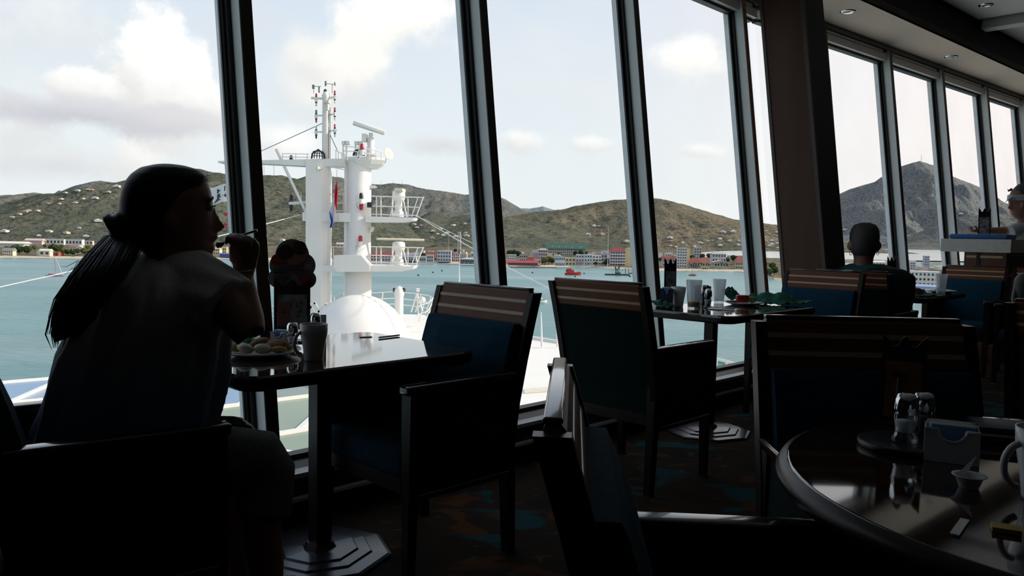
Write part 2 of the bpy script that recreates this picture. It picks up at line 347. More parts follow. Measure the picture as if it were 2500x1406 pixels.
# tray panels with joints: long strips parallel to the windows
k = 0
wv = [2.60, 1.75, 1.05, .35, -.35, -1.05, -1.75, -2.45, -3.15, -4.]
for j in range(len(wv)-1):
    for (sa, sb) in ((-3.2, 1.4), (1.4, 5.9), (5.9, 8.95), (9.15, 15)):
        sh = 0. if sb <= 6 else -.075
        def sw(s, w): return w + (-.0745*max(0, s-6.1) if s > 6.1 else 0)
        a0, a1 = wv[j]-.012, wv[j+1]+.012
        q = [(sa+.01, sw(sa, a1)), (sb-.01, sw(sb, a1)), (sb-.01, sw(sb, a0)), (sa+.01, sw(sa, a0))]
        MB().prism([cpt(*x) for x in q], HC2, HC2+.03).build('ceiling_tile', M_ceil, ceil)
MB().prism([cpt(*x) for x in ((-3.2, -4), (15, -4), (15, 3), (-3.2, 3))], HC2+.04, HC2+.2).build('deckhead', M_dark, ceil)
MB().prism([cpt(*x) for x in ((8.97, 2.35), (9.13, 2.35), (9.13, -4), (8.97, -4))][::-1], HC2-.09, HC2+.03).build('cross_beam', M_white, ceil)
# outer fascia above the windows so no light leaks
fa = MB(); slab(fa, fA, -3.2, TJ+.02, HT+.1, HC2+.3, .0, .1); slab(fa, fB, -.02, 9.0, HT+.1, HC2+.3, .0, .1); fa.build('wall_fascia', M_white, kind='structure')
# closing walls
for nm, (a, b) in dict(wall_left=((-3.2, -4.), (-3.2, 3.6)), wall_back=((15, -4.), (-3.2, -4.)), wall_right=((15, 3.), (15, -4.))).items():
    A, Bp = P(*a, 0), P(*b, 0); t = (Bp-A).normalized(); nn = Vector((t.y, -t.x, 0))*.12
    MB().hexa([A, Bp, Bp+nn, A+nn, A+Z*3.6, Bp+Z*3.6, Bp+nn+Z*3.6, A+nn+Z*3.6]).build(nm, M_dark, kind='structure')
# down-lights
M_chrome = mat('chrome', (.75, .75, .76), rough=.12, metal=1., scale=30)
def downlight(p, label):
    e = empty('downlight', p, label, 'ceiling light', 'recessed down-lights')
    MB().lathe([(.030, -.001), (.046, -.010), (.062, -.006), (.065, .0)], p, 28, closed=True).build('trim_ring', M_chrome, e)
    MB().lathe([(.001, .0), (.034, -.002)], p, 24, closed=True).build('lamp_recess', M_black, e)
for px, py, hh, lb in ((2070, 28, HC, 'round chrome down-light in the soffit beside the dark pillar'), (2322, 138, HC, 'round chrome down-light in the soffit over the bow windows'), (2407, 12, HC2, 'round chrome down-light in the upper ceiling panel')):
    downlight(G(px, py, hh), lb)
# ================================================================== the world outside
SEA = CAMH-36.0; LAND = SEA+2.0
def yh(x): return 578+.019*(x-1250)
def sea_material():
    m = mat('sea_water', (.082, .198, .215), (.120, .255, .262), rough=.32, scale=.006, detail=5, spec=.25, bump=.9, bscale=.22, stretch=(.6, 1.5, 1), thr=(.40, .62))
    nt = m.node_tree; N, L = nt.nodes, nt.links; b = N['Principled BSDF']
    src = b.inputs['Base Color'].links[0].from_socket; tc = [n for n in N if n.type == 'TEX_COORD'][0]
    for sc, st, lo, hi, c, am in ((.004, (.35, 1.6, 1), .50, .62, (.21, .29, .31), .75), (.02, (.3, 2., 1), .55, .75, (.08, .20, .24), .6), (.15, (.35, 1., 1), .57, .75, (.05, .13, .16), .55)):
        mp = N.new('ShaderNodeMapping'); mp.inputs['Scale'].default_value = st; mp.inputs['Location'].default_value = (0, 80, 0); L.new(tc.outputs['Object'], mp.inputs['Vector'])
        n = N.new('ShaderNodeTexNoise'); n.inputs['Scale'].default_value = sc; n.inputs['Detail'].default_value = 4; L.new(mp.outputs[0], n.inputs['Vector'])
        r = N.new('ShaderNodeMapRange'); L.new(n.outputs['Fac'], r.inputs['Value']); r.inputs['From Min'].default_value = lo; r.inputs['From Max'].default_value = hi; r.inputs['To Max'].default_value = am
        mx = N.new('ShaderNodeMix'); mx.data_type = 'RGBA'; L.new(r.outputs[0], mx.inputs[0]); L.new(src, mx.inputs[6]); mx.inputs[7].default_value = (*c, 1); src = mx.outputs[2]
    L.new(src, b.inputs['Base Color'])
    bp = [n for n in N if n.type == 'BUMP'][0]; bp.inputs['Distance'].default_value = 1.2
    return m
M_sea = sea_material()
MB().prism([(-9000, -3000), (14000, -3000), (14000, 12000), (-9000, 12000)], SEA-1, SEA).build('sea', M_sea, kind='structure', at=(0, 0, SEA))
def hill_material(name, cs, scale=.01):
    m = mat(name, cs[0], cs[1], rough=.95, scale=scale, detail=8, spec=.05, bump=1., bscale=.09, thr=(.38, .62))
    nt = m.node_tree; N, L = nt.nodes, nt.links; b = N['Principled BSDF']
    bp = [n for n in N if n.type == 'BUMP'][0]; bp.inputs['Distance'].default_value = 7.
    src = b.inputs['Base Color'].links[0].from_socket; tc = [n for n in N if n.type == 'TEX_COORD'][0]
    for sc, lo, hi, c, am in ((scale*.45, .52, .60, cs[2], .85), (.06, .50, .62, tuple(v*.45 for v in cs[0]), .8), (.035, .60, .66, cs[3], .6)):
        n = N.new('ShaderNodeTexNoise'); n.inputs['Scale'].default_value = sc; n.inputs['Detail'].default_value = 5; L.new(tc.outputs['Object'], n.inputs['Vector'])
        r = N.new('ShaderNodeMapRange'); L.new(n.outputs['Fac'], r.inputs['Value']); r.inputs['From Min'].default_value = lo; r.inputs['From Max'].default_value = hi; r.inputs['To Max'].default_value = am
        mx = N.new('ShaderNodeMix'); mx.data_type = 'RGBA'; L.new(r.outputs[0], mx.inputs[0]); L.new(src, mx.inputs[6]); mx.inputs[7].default_value = (*c, 1); src = mx.outputs[2]
    L.new(src, b.inputs['Base Color']); return m
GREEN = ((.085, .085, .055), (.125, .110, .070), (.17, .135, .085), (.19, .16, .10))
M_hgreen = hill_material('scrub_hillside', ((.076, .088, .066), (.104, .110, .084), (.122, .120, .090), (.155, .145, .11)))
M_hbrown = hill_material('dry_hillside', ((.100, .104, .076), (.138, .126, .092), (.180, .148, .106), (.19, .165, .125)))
M_hfar = hill_material('far_hillside', ((.115, .130, .125), (.150, .155, .142), (.165, .160, .140), (.18, .175, .15)))  # far hills: distance haze mixed into the base colours
M_hblue = hill_material('distant_ridge', ((.20, .24, .27), (.23, .26, .28), (.24, .26, .27), (.25, .27, .28)))  # bluest ridge, aerial haze put into its colour
M_hcone = hill_material('peak_hillside', ((.150, .165, .170), (.180, .188, .185), (.190, .192, .182), (.20, .195, .18)))  # blue-grey peak: haze is part of the base colour
HILLS = []
def interp(pts, x):
    if x <= pts[0][0]: return pts[0][1]
    for (a, b), (c, d) in zip(pts, pts[1:]):
        if x <= c:
            t = (x-a)/(c-a); return b+(d-b)*t
    return pts[-1][1]
def hill(name, prof, Yc, Yf, m, seed, step=5, rows=34, rough=1., gul=1., back=500, pw=.85):
    x0, x1 = prof[0][0], prof[-1][0]; n = int((x1-x0)/step)+1; cols = []
    for i in range(n):
        px = x0+i*step; py = interp(prof, px); p = D(px, py, Yc)
        nz = noise.fractal(Vector((p.x*.02, seed, 0)), 1., 2., 5)*3.5*rough
        cols.append((p.x, max(p.z+nz, LAND-1)))
    vs, fs = [], []
    R2 = rows+8
    def hgt(X, zc, t, Y):
        h = LAND-1.5+(zc-LAND+1.5)*t**pw
        q = Vector((X*.0035, Y*.0035, seed*3.1)); g = noise.fractal(q, 1., 2.1, 6)
        g2 = noise.fractal(Vector((X*.012, Y*.004, seed)), 1., 2., 4)
        k = math.sin(math.pi*min(1, t))*(zc-LAND)
        return h+k*(.16*g-.10*abs(g2))*gul
    for X, zc in cols:
        for r in range(rows+1):
            t = r/rows; Y = Yf+(Yc-Yf)*t; vs.append((X, Y, hgt(X, zc, t, Y)))
        for r in range(1, 9):
            t = r/8; vs.append((X, Yc+back*t, LAND-2+(zc-LAND+2)*(1-t*t)))
    for i in range(n-1):
        for r in range(R2):
            a = i*(R2+1)+r; fs.append((a, a+R2+1, a+R2+2, a+1))
    mb = MB(); mb.add(vs, fs, True); o = mb.build(name, m, kind='structure')
    def zat(X, Y):
        if X <= cols[0][0] or X >= cols[-1][0]: return LAND
        i = (X-cols[0][0])/(cols[1][0]-cols[0][0]); i = 0
        while i < n-2 and cols[i+1][0] < X: i += 1
        f = (X-cols[i][0])/(cols[i+1][0]-cols[i][0]); zc = cols[i][1]*(1-f)+cols[i+1][1]*f
        return hgt(X, zc, min(1, max(0, (Y-Yf)/(Yc-Yf))), Y)
    HILLS.append((name, Yf, Yc, zat)); return zat
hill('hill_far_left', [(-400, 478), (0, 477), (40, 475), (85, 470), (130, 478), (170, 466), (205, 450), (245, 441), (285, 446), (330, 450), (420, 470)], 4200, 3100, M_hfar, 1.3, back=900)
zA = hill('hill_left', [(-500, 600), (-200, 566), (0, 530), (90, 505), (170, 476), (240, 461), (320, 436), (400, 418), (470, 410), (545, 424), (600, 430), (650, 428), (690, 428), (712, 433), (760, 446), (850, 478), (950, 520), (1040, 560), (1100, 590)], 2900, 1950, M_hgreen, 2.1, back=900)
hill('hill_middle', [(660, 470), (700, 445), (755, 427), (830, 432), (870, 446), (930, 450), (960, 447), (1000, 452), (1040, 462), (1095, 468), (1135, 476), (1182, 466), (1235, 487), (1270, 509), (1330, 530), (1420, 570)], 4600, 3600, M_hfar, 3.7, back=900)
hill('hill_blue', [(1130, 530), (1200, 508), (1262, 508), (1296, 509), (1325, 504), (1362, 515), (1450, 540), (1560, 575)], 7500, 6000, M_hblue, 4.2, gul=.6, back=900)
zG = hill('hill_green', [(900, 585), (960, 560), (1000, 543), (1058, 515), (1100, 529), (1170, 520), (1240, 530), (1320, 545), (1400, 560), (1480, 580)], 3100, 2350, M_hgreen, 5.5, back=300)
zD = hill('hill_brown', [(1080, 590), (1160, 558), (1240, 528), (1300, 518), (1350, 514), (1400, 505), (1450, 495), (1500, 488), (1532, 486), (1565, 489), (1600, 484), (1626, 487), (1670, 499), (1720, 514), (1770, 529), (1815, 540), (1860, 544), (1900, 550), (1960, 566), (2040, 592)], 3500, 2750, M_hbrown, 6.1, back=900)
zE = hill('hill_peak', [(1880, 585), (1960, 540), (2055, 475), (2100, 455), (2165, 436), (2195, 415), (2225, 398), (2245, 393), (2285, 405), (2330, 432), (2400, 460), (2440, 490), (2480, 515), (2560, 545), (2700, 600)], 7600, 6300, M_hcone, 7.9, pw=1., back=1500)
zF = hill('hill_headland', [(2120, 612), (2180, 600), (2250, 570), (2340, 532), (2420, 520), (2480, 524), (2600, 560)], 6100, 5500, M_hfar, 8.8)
# coast
SH = [(-700, 615), (-300, 623), (0, 629), (200, 631), (330, 632), (480, 632), (620, 633), (900, 639), (1000, 641.5), (1180, 645), (1240, 650), (1330, 652), (1400, 651), (1470, 654), (1560, 660), (1640, 661), (1830, 663), (1890, 684), (1960, 690), (2100, 700), (2300, 712), (2600, 735), (2900, 770)]
shore = [G(x, y, SEA) for x, y in SH]
M_land = hill_material('town_ground', ((.12, .11, .075), (.16, .14, .10), (.20, .165, .115), (.13, .14, .07)), .02)
M_sand = mat('beach_sand', (.52, .43, .32), (.46, .38, .28), rough=.9, scale=.05, bump=.3)
def strip(a, b, za, zb):
    mb = MB(); n = len(a); mb.add([(p.x, p.y, za) for p in a]+[(p.x, p.y, zb) for p in b], [(i, i+1, n+i+1, n+i) for i in range(n-1)]); return mb
out = [Vector((p.x, p.y, 0))*1.014 for p in shore]
strip(shore, out, SEA-.2, LAND+.02).build('beach', M_sand, kind='structure')
back = [Vector((p.x*7.5, 7600, 0)) for p in shore]
strip(out, back, LAND, LAND).build('coast', M_land, kind='structure')
M_pond = mat('salt_pond', (.42, .45, .44), (.37, .41, .40), rough=.3, scale=.004)
MB().add([G(x, y, LAND+.25) for x, y in ((1690, 628), (1800, 628), (1990, 632), (2560, 641), (2560, 613), (2100, 608), (1860, 611), (1760, 612.5), (1700, 617))], [(0, 1, 2, 3, 4, 5, 6, 7, 8)]).build('pond', M_pond, kind='structure')
# ------------------------------------------------------------------ buildings
BM = {}
def bmat(c, nm='painted_wall'):
    if c not in BM: BM[c] = mat(nm, c, tuple(v*.9 for v in c), rough=.8, scale=.3)
    return BM[c]
WHITE, CREAM, YEL, LIL, PINK, GREY, BEI = (.66, .66, .64), (.62, .56, .44), (.66, .56, .33), (.50, .50, .56), (.58, .46, .46), (.40, .42, .43), (.48, .41, .28)
RED, DRED, GRN, SLATE, BLUE = (.27, .055, .058), (.22, .05, .05), (.05, .13, .10), (.24, .26, .27), (.06, .10, .28)
M_win = mat('dark_window', (.03, .035, .04), rough=.2)
BOXES = []
def clash(c, w, d):
    return any(abs(c.x-x)*2 < w+a and abs((c.y+d/2)-(y+b/2))*2 < d+b for x, y, a, b in BOXES)
def building(name, x0, x1, yt, yb, wall, label, roof=None, rc=None, rh=.3, cols=0, rows=0, dep=.6, face=0., group=None, over=.06, cat='building', extra=None):
    """facade from pixel column x0 to x1, eaves at yt, foot at yb, stands on the coast"""
    xm = (x0+x1)/2; Y = (CAMH-LAND)*F/(yb-yh(xm)); 
    for _ in range(60):
        c = D(xm, yb, Y); c.z = LAND; w = (x1-x0)*Y/F; h = (yb-yt)*Y/F; d = max(w*dep, 5); o = over*w if roof else w*.02
        if not clash(Vector((c.x, c.y-o-(3.5 if extra else 0), 0)), w+2*o, d+2*o+(3.5 if extra else 0)): break
        Y *= 1.006
    BOXES.append((c.x, c.y-o-(3.5 if extra else 0), w+2*o, d+2*o+(3.5 if extra else 0)))
    e = empty(name, c, label, cat, group, rz=face); ORG[e.name] = Vector((0, 0, 0))
    MB().box((0, d/2, h/2), (w, d, h)).build('wall', bmat(wall), e)
    o = over*w
    if roof == 'hip':
        r = rh*h if rh < 3 else rh; i = min(w, d)*.42
        MB().add([(-w/2-o, -o, h), (w/2+o, -o, h), (w/2+o, d+o, h), (-w/2-o, d+o, h), (-w/2+i, d/2-.01, h+r), (w/2-i, d/2-.01, h+r), (w/2-i, d/2+.01, h+r), (-w/2+i, d/2+.01, h+r)], [(3, 2, 1, 0), (0, 1, 5, 4), (1, 2, 6, 5), (2, 3, 7, 6), (3, 0, 4, 7), (4, 5, 6, 7)]).build('roof', bmat(rc, 'painted_roof'), e)
    elif roof == 'gable':
        r = rh*h
        MB().extrude([(-w/2-o, -o, h), (w/2+o, -o, h), (w/2+o, d/2, h+r), (-w/2-o, d/2, h+r)][:0] or [(-w/2-o, -o, h), (-w/2-o, d+o, h), (-w/2-o, d/2, h+r)], (w+2*o, 0, 0)).build('roof', bmat(rc, 'painted_roof'), e)
    elif roof == 'front':      # gable end towards the sea
        r = rh*h
        MB().extrude([(-w/2-o, -o, h), (w/2+o, -o, h), (0, -o, h+r)], (0, d+2*o, 0)).build('roof', bmat(rc, 'painted_roof'), e)
    else:
        MB().box((0, d/2, h+.25), (w*1.02, d*1.02, .5)).build('parapet', bmat(rc or wall), e)
    if cols and rows:
        me = MB().box((0, 0, 0), (w/cols*.5, .3, h/rows*.42)).mesh('window', M_win)
        for r in range(rows):
            for k in range(cols):
                q = bpy.data.objects.new('window', me); COL.objects.link(q); q.parent = e; q.location = ((k+.5)/cols*w-w/2, -.08, (r+.55)/rows*h)
    if extra: extra(e, w, d, h)
    return e
def dormers(e, w, d, h):
    for k in range(5):
        x = -w/2+w*(.12+.175*k) + (w*.06 if k == 4 else 0)
        q = MB().box((x, 1.2, h+1.6), (3.4, 3, 3.2)).build('dormer', bmat(WHITE), e); MB().box((x, -.35, h+1.5), (1.5, .2, 1.6)).build('pane', M_win, q)
        MB().extrude([(x-2.4, -.6, h+3.2), (x+2.4, -.6, h+3.2), (x, -.6, h+4.8)], (0, 4, 0)).build('dormer_roof', bmat(WHITE), q)
def porch(c):
    def f(e, w, d, h):
        MB().box((0, -1.6, h*.32), (w*1.04, 3.4, .5)).build('awning', bmat(c), e)
        for k in range(6): MB().box((-w/2+w*k/5, -3.1, h*.16), (.5, .5, h*.32)).build('post', bmat(WHITE), e)
    return f
def balconies(n):
    def f(e, w, d, h):
        for k in range(n): MB().box((0, -.9, h*(k+1)/(n+1)), (w*.96, 1.8, .9)).build('balcony', bmat(WHITE), e)
    return f
B = building
B('gable_building', 1025, 1040, 628, 640, GREY, 'small grey house at the left end of the beach row', 'gable', SLATE, .3, 3, 1)
B('gable_building', 1042, 1058, 625, 640, GREY, 'grey two-storey house beside the red awning block', 'gable', SLATE, .25, 4, 2)
B('brown_roof_house', 1040, 1068, 620, 631, CREAM, 'long cream house with brown roof behind the beach row', 'gable', DRED, .5, 6, 1)
B('seafront_block', 1068, 1101, 613, 639, LIL, 'pale lilac three-storey seafront block under the radio mast', None, WHITE, 0, 5, 3)
B('seafront_block', 1102, 1122, 620, 639, PINK, 'pinkish white seafront block right of the lilac one', None, DRED, 0, 4, 3)
B('awning_house', 1059, 1112, 633, 640.5, CREAM, 'low beach house with dark red roof and white arches', 'gable', DRED, .35, 8, 1)
B('pier_pavilion', 1124, 1174, 633, 644, SLATE, 'grey pavilion with open verandas at the water edge', 'hip', GREY, .35, 9, 1, extra=porch(SLATE))
B('lilac_house', 1150, 1178, 619, 634, LIL, 'lilac house behind the grey pavilion', 'hip', PINK, .25, 5, 2)
B('white_house', 1239, 1260, 622, 641, WHITE, 'white three-storey house above the long red roof', None, WHITE, 0, 4, 3)
B('grey_gable_hall', 1238, 1270, 613, 627, GREY, 'grey hall with wide gable on the left of the town', 'front', SLATE, .45)
B('grey_terrace', 1268, 1288, 622, 640, GREY, 'grey terrace building left of the red hip roof', None, SLATE, 0, 4, 2)
B('red_market', 1240, 1312, 641.5, 648.5, (.34, .15, .15), 'long low waterfront market with bright red roof', 'gable', RED, .8, 12, 1)
B('red_turret', 1284, 1304, 636, 645, WHITE, 'white turret with steep crimson hip roof over the market', 'hip', RED, 1.1, 5, 1)
B('pink_gable', 1304, 1321, 632, 647, PINK, 'pink gabled kiosk right of the crimson turret', 'front', (.42, .2, .19), .5, 2, 1)
B('white_kiosk', 1301, 1313, 643, 649, WHITE, 'tiny white kiosk at the end of the red market', 'front', WHITE, .3, 3, 1)
B('tower_house', 1314, 1336, 610, 641, (.46, .41, .42), 'mauve four-storey tower house with shallow hip roof', 'hip', GREY, .12, 4, 4)
B('yellow_annex', 1335, 1348, 620, 640, YEL, 'bright yellow annex beside the mauve tower house', None, YEL, 0)
B('grey_gable_house', 1299, 1315, 618, 640, GREY, 'dark grey gabled house left of the tower house', 'gable', SLATE, .3)
B('long_hotel', 1338, 1428, 607, 625, (.47, .46, .42), 'long hotel with dark green roof and white dormers', 'gable', GRN, .75, 18, 3, dep=.2, extra=dormers)
B('terrace_block', 1355, 1379, 627, 649, (.50, .53, .56), 'pale blue-grey block with dark roof terrace', None, SLATE, 0, 5, 2, extra=porch(WHITE))
B('beige_block', 1380, 1405, 630, 649, BEI, 'beige shop block between two pale blocks on the beach', None, CREAM, 0, 3, 2)
B('flat_block', 1406, 1425, 622, 649, LIL, 'lilac flat block with maroon awning at beach level', None, WHITE, 0, 3, 3, extra=porch((.14, .04, .06)))
B('flat_block', 1427, 1445, 622, 649, (.48, .54, .58), 'bluish flat block right of the lilac flat block', None, WHITE, 0, 3, 3, extra=porch(SLATE))
B('balcony_block', 1446, 1468, 624, 648, WHITE, 'white block with stepped balconies near the red crane', None, WHITE, 0, 3, 3, extra=balconies(2))
B('gable_tower', 1467, 1482, 622, 648, GREY, 'narrow grey gabled tower left of the red-roofed hotel', 'front', GREY, .25, 2, 3)
B('red_roof_hotel', 1489, 1526, 614, 650, (.44, .40, .44), 'five-storey hotel with balconies under a red mansard roof', 'hip', RED, .28, 6, 5, extra=balconies(4))
B('yellow_hotel_wing', 1526, 1543, 609, 649, YEL, 'tall blank yellow gable wall of the red-roofed hotel', 'front', YEL, .12)
B('dark_shed', 1543, 1565, 640, 655, SLATE, 'dark sheds right of the yellow hotel wall', 'gable', GREY, .3, 4, 1)
B('white_church', 1446, 1468, 596.5, 602, WHITE, 'white church on the rise behind the town', 'gable', WHITE, .8, 3, 1)
B('white_tower_block', 1653, 1676, 606, 653, (.55, .57, .57), 'tall white apartment tower on the beach', None, WHITE, 0, 4, 7)
B('yellow_side_block', 1676, 1683, 608, 652, YEL, 'yellow end of the white apartment tower', None, YEL, 0)
B('grey_tower_block', 1694, 1712, 605, 632, GREY, 'grey square tower near the salt pond', None, WHITE, 0, 3, 4)
B('red_roof_terrace', 1618, 1653, 633, 652, (.45, .45, .46), 'long house with dark red roof left of the white tower', 'gable', DRED, .35, 6, 2)
B('white_house', 1608, 1617, 618, 634, WHITE, 'narrow white house beside the window frame', None, WHITE, 0)
B('white_house', 1624, 1638, 619, 636, WHITE, 'white house behind the dark red terrace roof', None, WHITE, 0, 3, 2)
B('red_hip_house', 1684, 1708, 641, 653.5, (.45, .40, .38), 'beach house with big red hip roof and blue canopy', 'hip', (.33, .09, .075), 1.0, 4, 1, extra=porch(BLUE))
B('red_hip_house', 1709, 1733, 640, 653.5, CREAM, 'second red hip-roofed house right of the blue canopy', 'hip', (.36, .12, .09), .85, 4, 1)
B('white_mansion', 1738, 1772, 620, 650, (.56, .56, .56), 'large white house with stepped roofline behind the palms', 'hip', GREY, .18, 5, 3)
B('grey_gable_row', 1744, 1778, 640, 654, (.50, .50, .51), 'grey gabled villa behind the beach palms', 'front', GREY, .4, 5, 1)
B('red_villa', 1795, 1829, 641, 657, (.48, .46, .36), 'yellowish villa with steep red hip roof at the right end', 'hip', (.33, .10, .085), 1.05, 6, 2)
B('red_small_house', 1736, 1750, 627, 645, WHITE, 'small white house with red roof above the villas', 'hip', DRED, .3, 2, 2)
# left-hand shore
B('grey_roof_house', 6, 31, 612, 624, CREAM, 'cream house with slate roof at the far left beach', 'gable', SLATE, .6, 5, 2)
B('white_gable_house', 96, 121, 612, 625, CREAM, 'cream gabled house beside the red beach bar', 'gable', WHITE, .35, 2, 1)
B('white_block', 90, 104, 614, 625, WHITE, 'white cube house left of the red beach bar', None, WHITE, 0)
B('red_beach_bar', 98, 142, 618.5, 625.5, (.42, .10, .07), 'low red beach bar on the sand', None, RED, 0, 7, 1)
B('white_shed', -20, 58, 594, 604, (.70, .68, .64), 'long white warehouse roof behind the green trees', 'gable', (.72, .70, .66), .5, dep=.3)
B('white_shed', 62, 102, 587, 597, PINK, 'pale pink warehouse behind the treetops', 'gable', (.60, .48, .42), .5, dep=.3)
B('white_shed', 104, 156, 584, 597, (.70, .69, .66), 'white flat warehouses left of the ponytail', None, WHITE, 0, 6, 1, dep=.3)
B('white_shed', 160, 200, 585, 599, WHITE, 'sunlit white warehouse with steps near the ponytail', None, WHITE, 0, 5, 1, dep=.3)
B('white_shed', 202, 226, 588, 598, CREAM, 'cream warehouse at the edge of the plain', None, CREAM, 0, 3, 1, dep=.3)
B('brown_roof_house', 170, 192, 604, 618, CREAM, 'house with brown roof among the shore trees', 'gable', (.30, .13, .08), .35, 3, 1)
B('white_block', 186, 200, 603, 619, WHITE, 'white gable-ended house under the ponytail', 'front', WHITE, .25)
B('yellow_house', 506, 536, 607, 622, CREAM, 'cream apartment block seen below the fork', 'hip', CREAM, .2, 6, 2)
B('yellow_house', 532, 553, 604, 622, YEL, 'yellow apartment block seen below the fork', None, YEL, 0, 4, 2)
B('blue_shed', 536, 562, 620, 628, BLUE, 'blue shelters on the sand behind the window post', 'gable', (.1, .16, .33), .3)
B('white_house', 560, 600, 614, 630, WHITE, 'white beach house by the window post', 'gable', (.5, .3, .25), .3, 5, 2)
B('white_shed', 760, 800, 585, 596, WHITE, 'white sheds between the mast towers', None, WHITE, 0, 4, 1, dep=.3)
B('white_shed', 822, 846, 596, 606, WHITE, 'white house between the mast towers', 'gable', CREAM, .4, 3, 1, dep=.4)
B('pier_house', 905, 960, 622, 638, PINK, 'pink seafront house behind the mast platform', 'gable', DRED, .4, 8, 2)
B('pier_house', 965, 1015, 624, 639, GREY, 'grey seafront house behind the lower ship railing', 'gable', SLATE, .4, 8, 2)
B('port_building', 2216, 2286, 664, 700, (.72, .70, .66), 'white port building with arcades at the right shore', None, WHITE, 0, 8, 3, face=-.5)
B('port_shed', 2240, 2290, 700, 726, (.42, .50, .62), 'bluish port shed in front of the white port building', 'gable', (.30, .40, .6), .2, 5, 1, face=-.5)
B('port_tower', 2222, 2234, 640, 664, (.50, .55, .60), 'pale narrow block on the right shore', None, WHITE, 0, 2, 4)
B('port_tower', 2256, 2268, 625, 660, (.44, .47, .55), 'pale blue tower block on the right shore', None, WHITE, 0, 3, 6)
B('port_shed', 2130, 2160, 640, 652, WHITE, 'white shed beside the seated man in teal', 'gable', WHITE, .3, 4, 1)
B('port_shed', 2062, 2080, 646, 660, WHITE, 'white shed behind the man with earrings', 'gable', GREY, .3, 3, 1)
# hillside houses, too small to show parts
hm = [MB().box((0, 0, 2.5), (12, 9, 4)).add([(-6.6, -5, 4), (6.6, -5, 4), (6.6, 5, 4), (-6.6, 5, 4), (0, 0, 6)], [(0, 1, 4), (1, 2, 4), (2, 3, 4), (3, 0, 4)]).mesh('hill_house', bmat(c)) for c in (WHITE, CREAM, (.55, .36, .32), WHITE)]
HH = []
def hillhouse(px, py, zf, Yf, Yc, k=0, sc=1.):
    d = ray(px, py); best = None
    for i in range(200):
        Y = Yf+(Yc-Yf)*i/199; p = CO+d*(Y/d.y)
        if zf(p.x, Y) >= p.z: best = p; break
    if best is None: return
    if any((best-q).length < 11*(sc+r) for q, r in HH): return
    HH.append((best, sc))
    o = bpy.data.objects.new('hill_house', hm[k % 4]); COL.objects.link(o); o.location = (best.x, best.y, zf(best.x, best.y)-1.); o.scale = (sc,)*3; o.rotation_euler = (0, 0, RND.uniform(-.5, .5))
    tag(o, 'small %s house on the slope %s' % (('white', 'cream', 'pink', 'white')[k % 4], 'left of the mast' if px < 890 else 'behind the ship railings' if px < 1200 else 'of the brown hill behind the town' if px < 1600 else 'on the right flank of the brown hill' if px < 2000 else 'of the conical peak'), 'house', 'houses on the hillsides')
for px, py, k, sc in ((190, 468, 0, 1.1), (205, 469, 2, 1), (160, 473, 0, .9), (215, 466, 1, 1), (225, 465, 2, .8), (285, 458, 0, 1.6), (297, 459, 0, 1.3), (265, 470, 0, .9), (150, 487, 0, .9), (232, 487, 0, 1.3), (203, 487, 3, .8), (184, 496, 0, .9), (145, 499, 1, .8), (118, 500, 1, .9), (62, 518, 2, 1), (70, 516, 0, 1), (92, 516, 1, 1), (48, 524, 1, .9), (30, 531, 0, .8), (240, 542, 0, 1.5), (255, 543, 0, 1.5), (193, 558, 0, .7), (120, 567, 1, 1.2), (95, 577, 0, .8), (130, 566, 0, .8), (163, 572, 1, 1.2), (180, 571, 0, 1), (180, 576, 2, 1.2), (210, 579, 0, 1), (12, 567, 0, 1.4), (165, 577, 1, 1), (640, 580, 0, 1.6), (655, 584, 0, 1.3), (690, 588, 0, 1)):
    hillhouse(px, py, zA, 1950, 2900, k, sc)
for i in range(34): hillhouse(RND.uniform(905, 1170), RND.uniform(545, 585), zG, 2350, 3100, i, RND.uniform(.8, 1.4))
for px, py in ((1450, 553), (1462, 554), (1435, 575), (1455, 576), (1470, 574), (1440, 582), (1430, 590), (1530, 592), (1545, 594), (1765, 568), (1790, 568)): hillhouse(px, py, zD, 2750, 3500, RND.randint(0, 3), RND.uniform(1.2, 1.9))
for i in range(46): hillhouse(RND.uniform(1610, 1900), RND.uniform(578, 604), zD, 2750, 3500, i, RND.uniform(.8, 1.5))
for i in range(16): hillhouse(RND.uniform(1870, 1905), RND.uniform(560, 606), zD, 2750, 3500, i, RND.uniform(.8, 1.4))
for px, py in ((2062, 563), (2070, 566), (2345, 525), (2360, 528)): hillhouse(px, py, zE, 6300, 7600, 0, 3.)
# small town houses between the named ones
tm = [MB().box((0, 0, 3), (13, 9, 6)).mesh('town_house', bmat(c)) for c in (WHITE, CREAM, GREY, PINK)]
for i in range(130):
    px = RND.choice((RND.uniform(2062, 2300), RND.uniform(1005, 1178), RND.uniform(1238, 1560), RND.uniform(1608, 1840))); py = RND.uniform(614, 634)+(28 if px > 2000 else 0)
    Y = (CAMH-LAND)*F/(py-yh(px)); p = D(px, py, Y)
    if 1690 < px and py < 628: continue
    s = RND.uniform(.6, 1.1)
    if clash(Vector((p.x, p.y-6, 0)), 20, 13): continue
    BOXES.append((p.x, p.y-6, 20, 13))
    o = bpy.data.objects.new('town_house', tm[i % 4]); COL.objects.link(o); o.location = (p.x, p.y, LAND-.5); o.scale = (s*RND.uniform(.8, 1.6), s, s*RND.uniform(.6, 1.2)); o.rotation_euler = (0, 0, RND.uniform(-.3, .3))
    tag(o, 'plain %s box house in the back streets %s' % (('white', 'cream', 'grey', 'pink')[i % 4], 'left of the second window post' if px < 1200 else 'behind the middle of the beach' if px < 1600 else 'by the salt pond' if px < 2000 else 'of the right-hand shore'), 'house', 'back-street town houses')
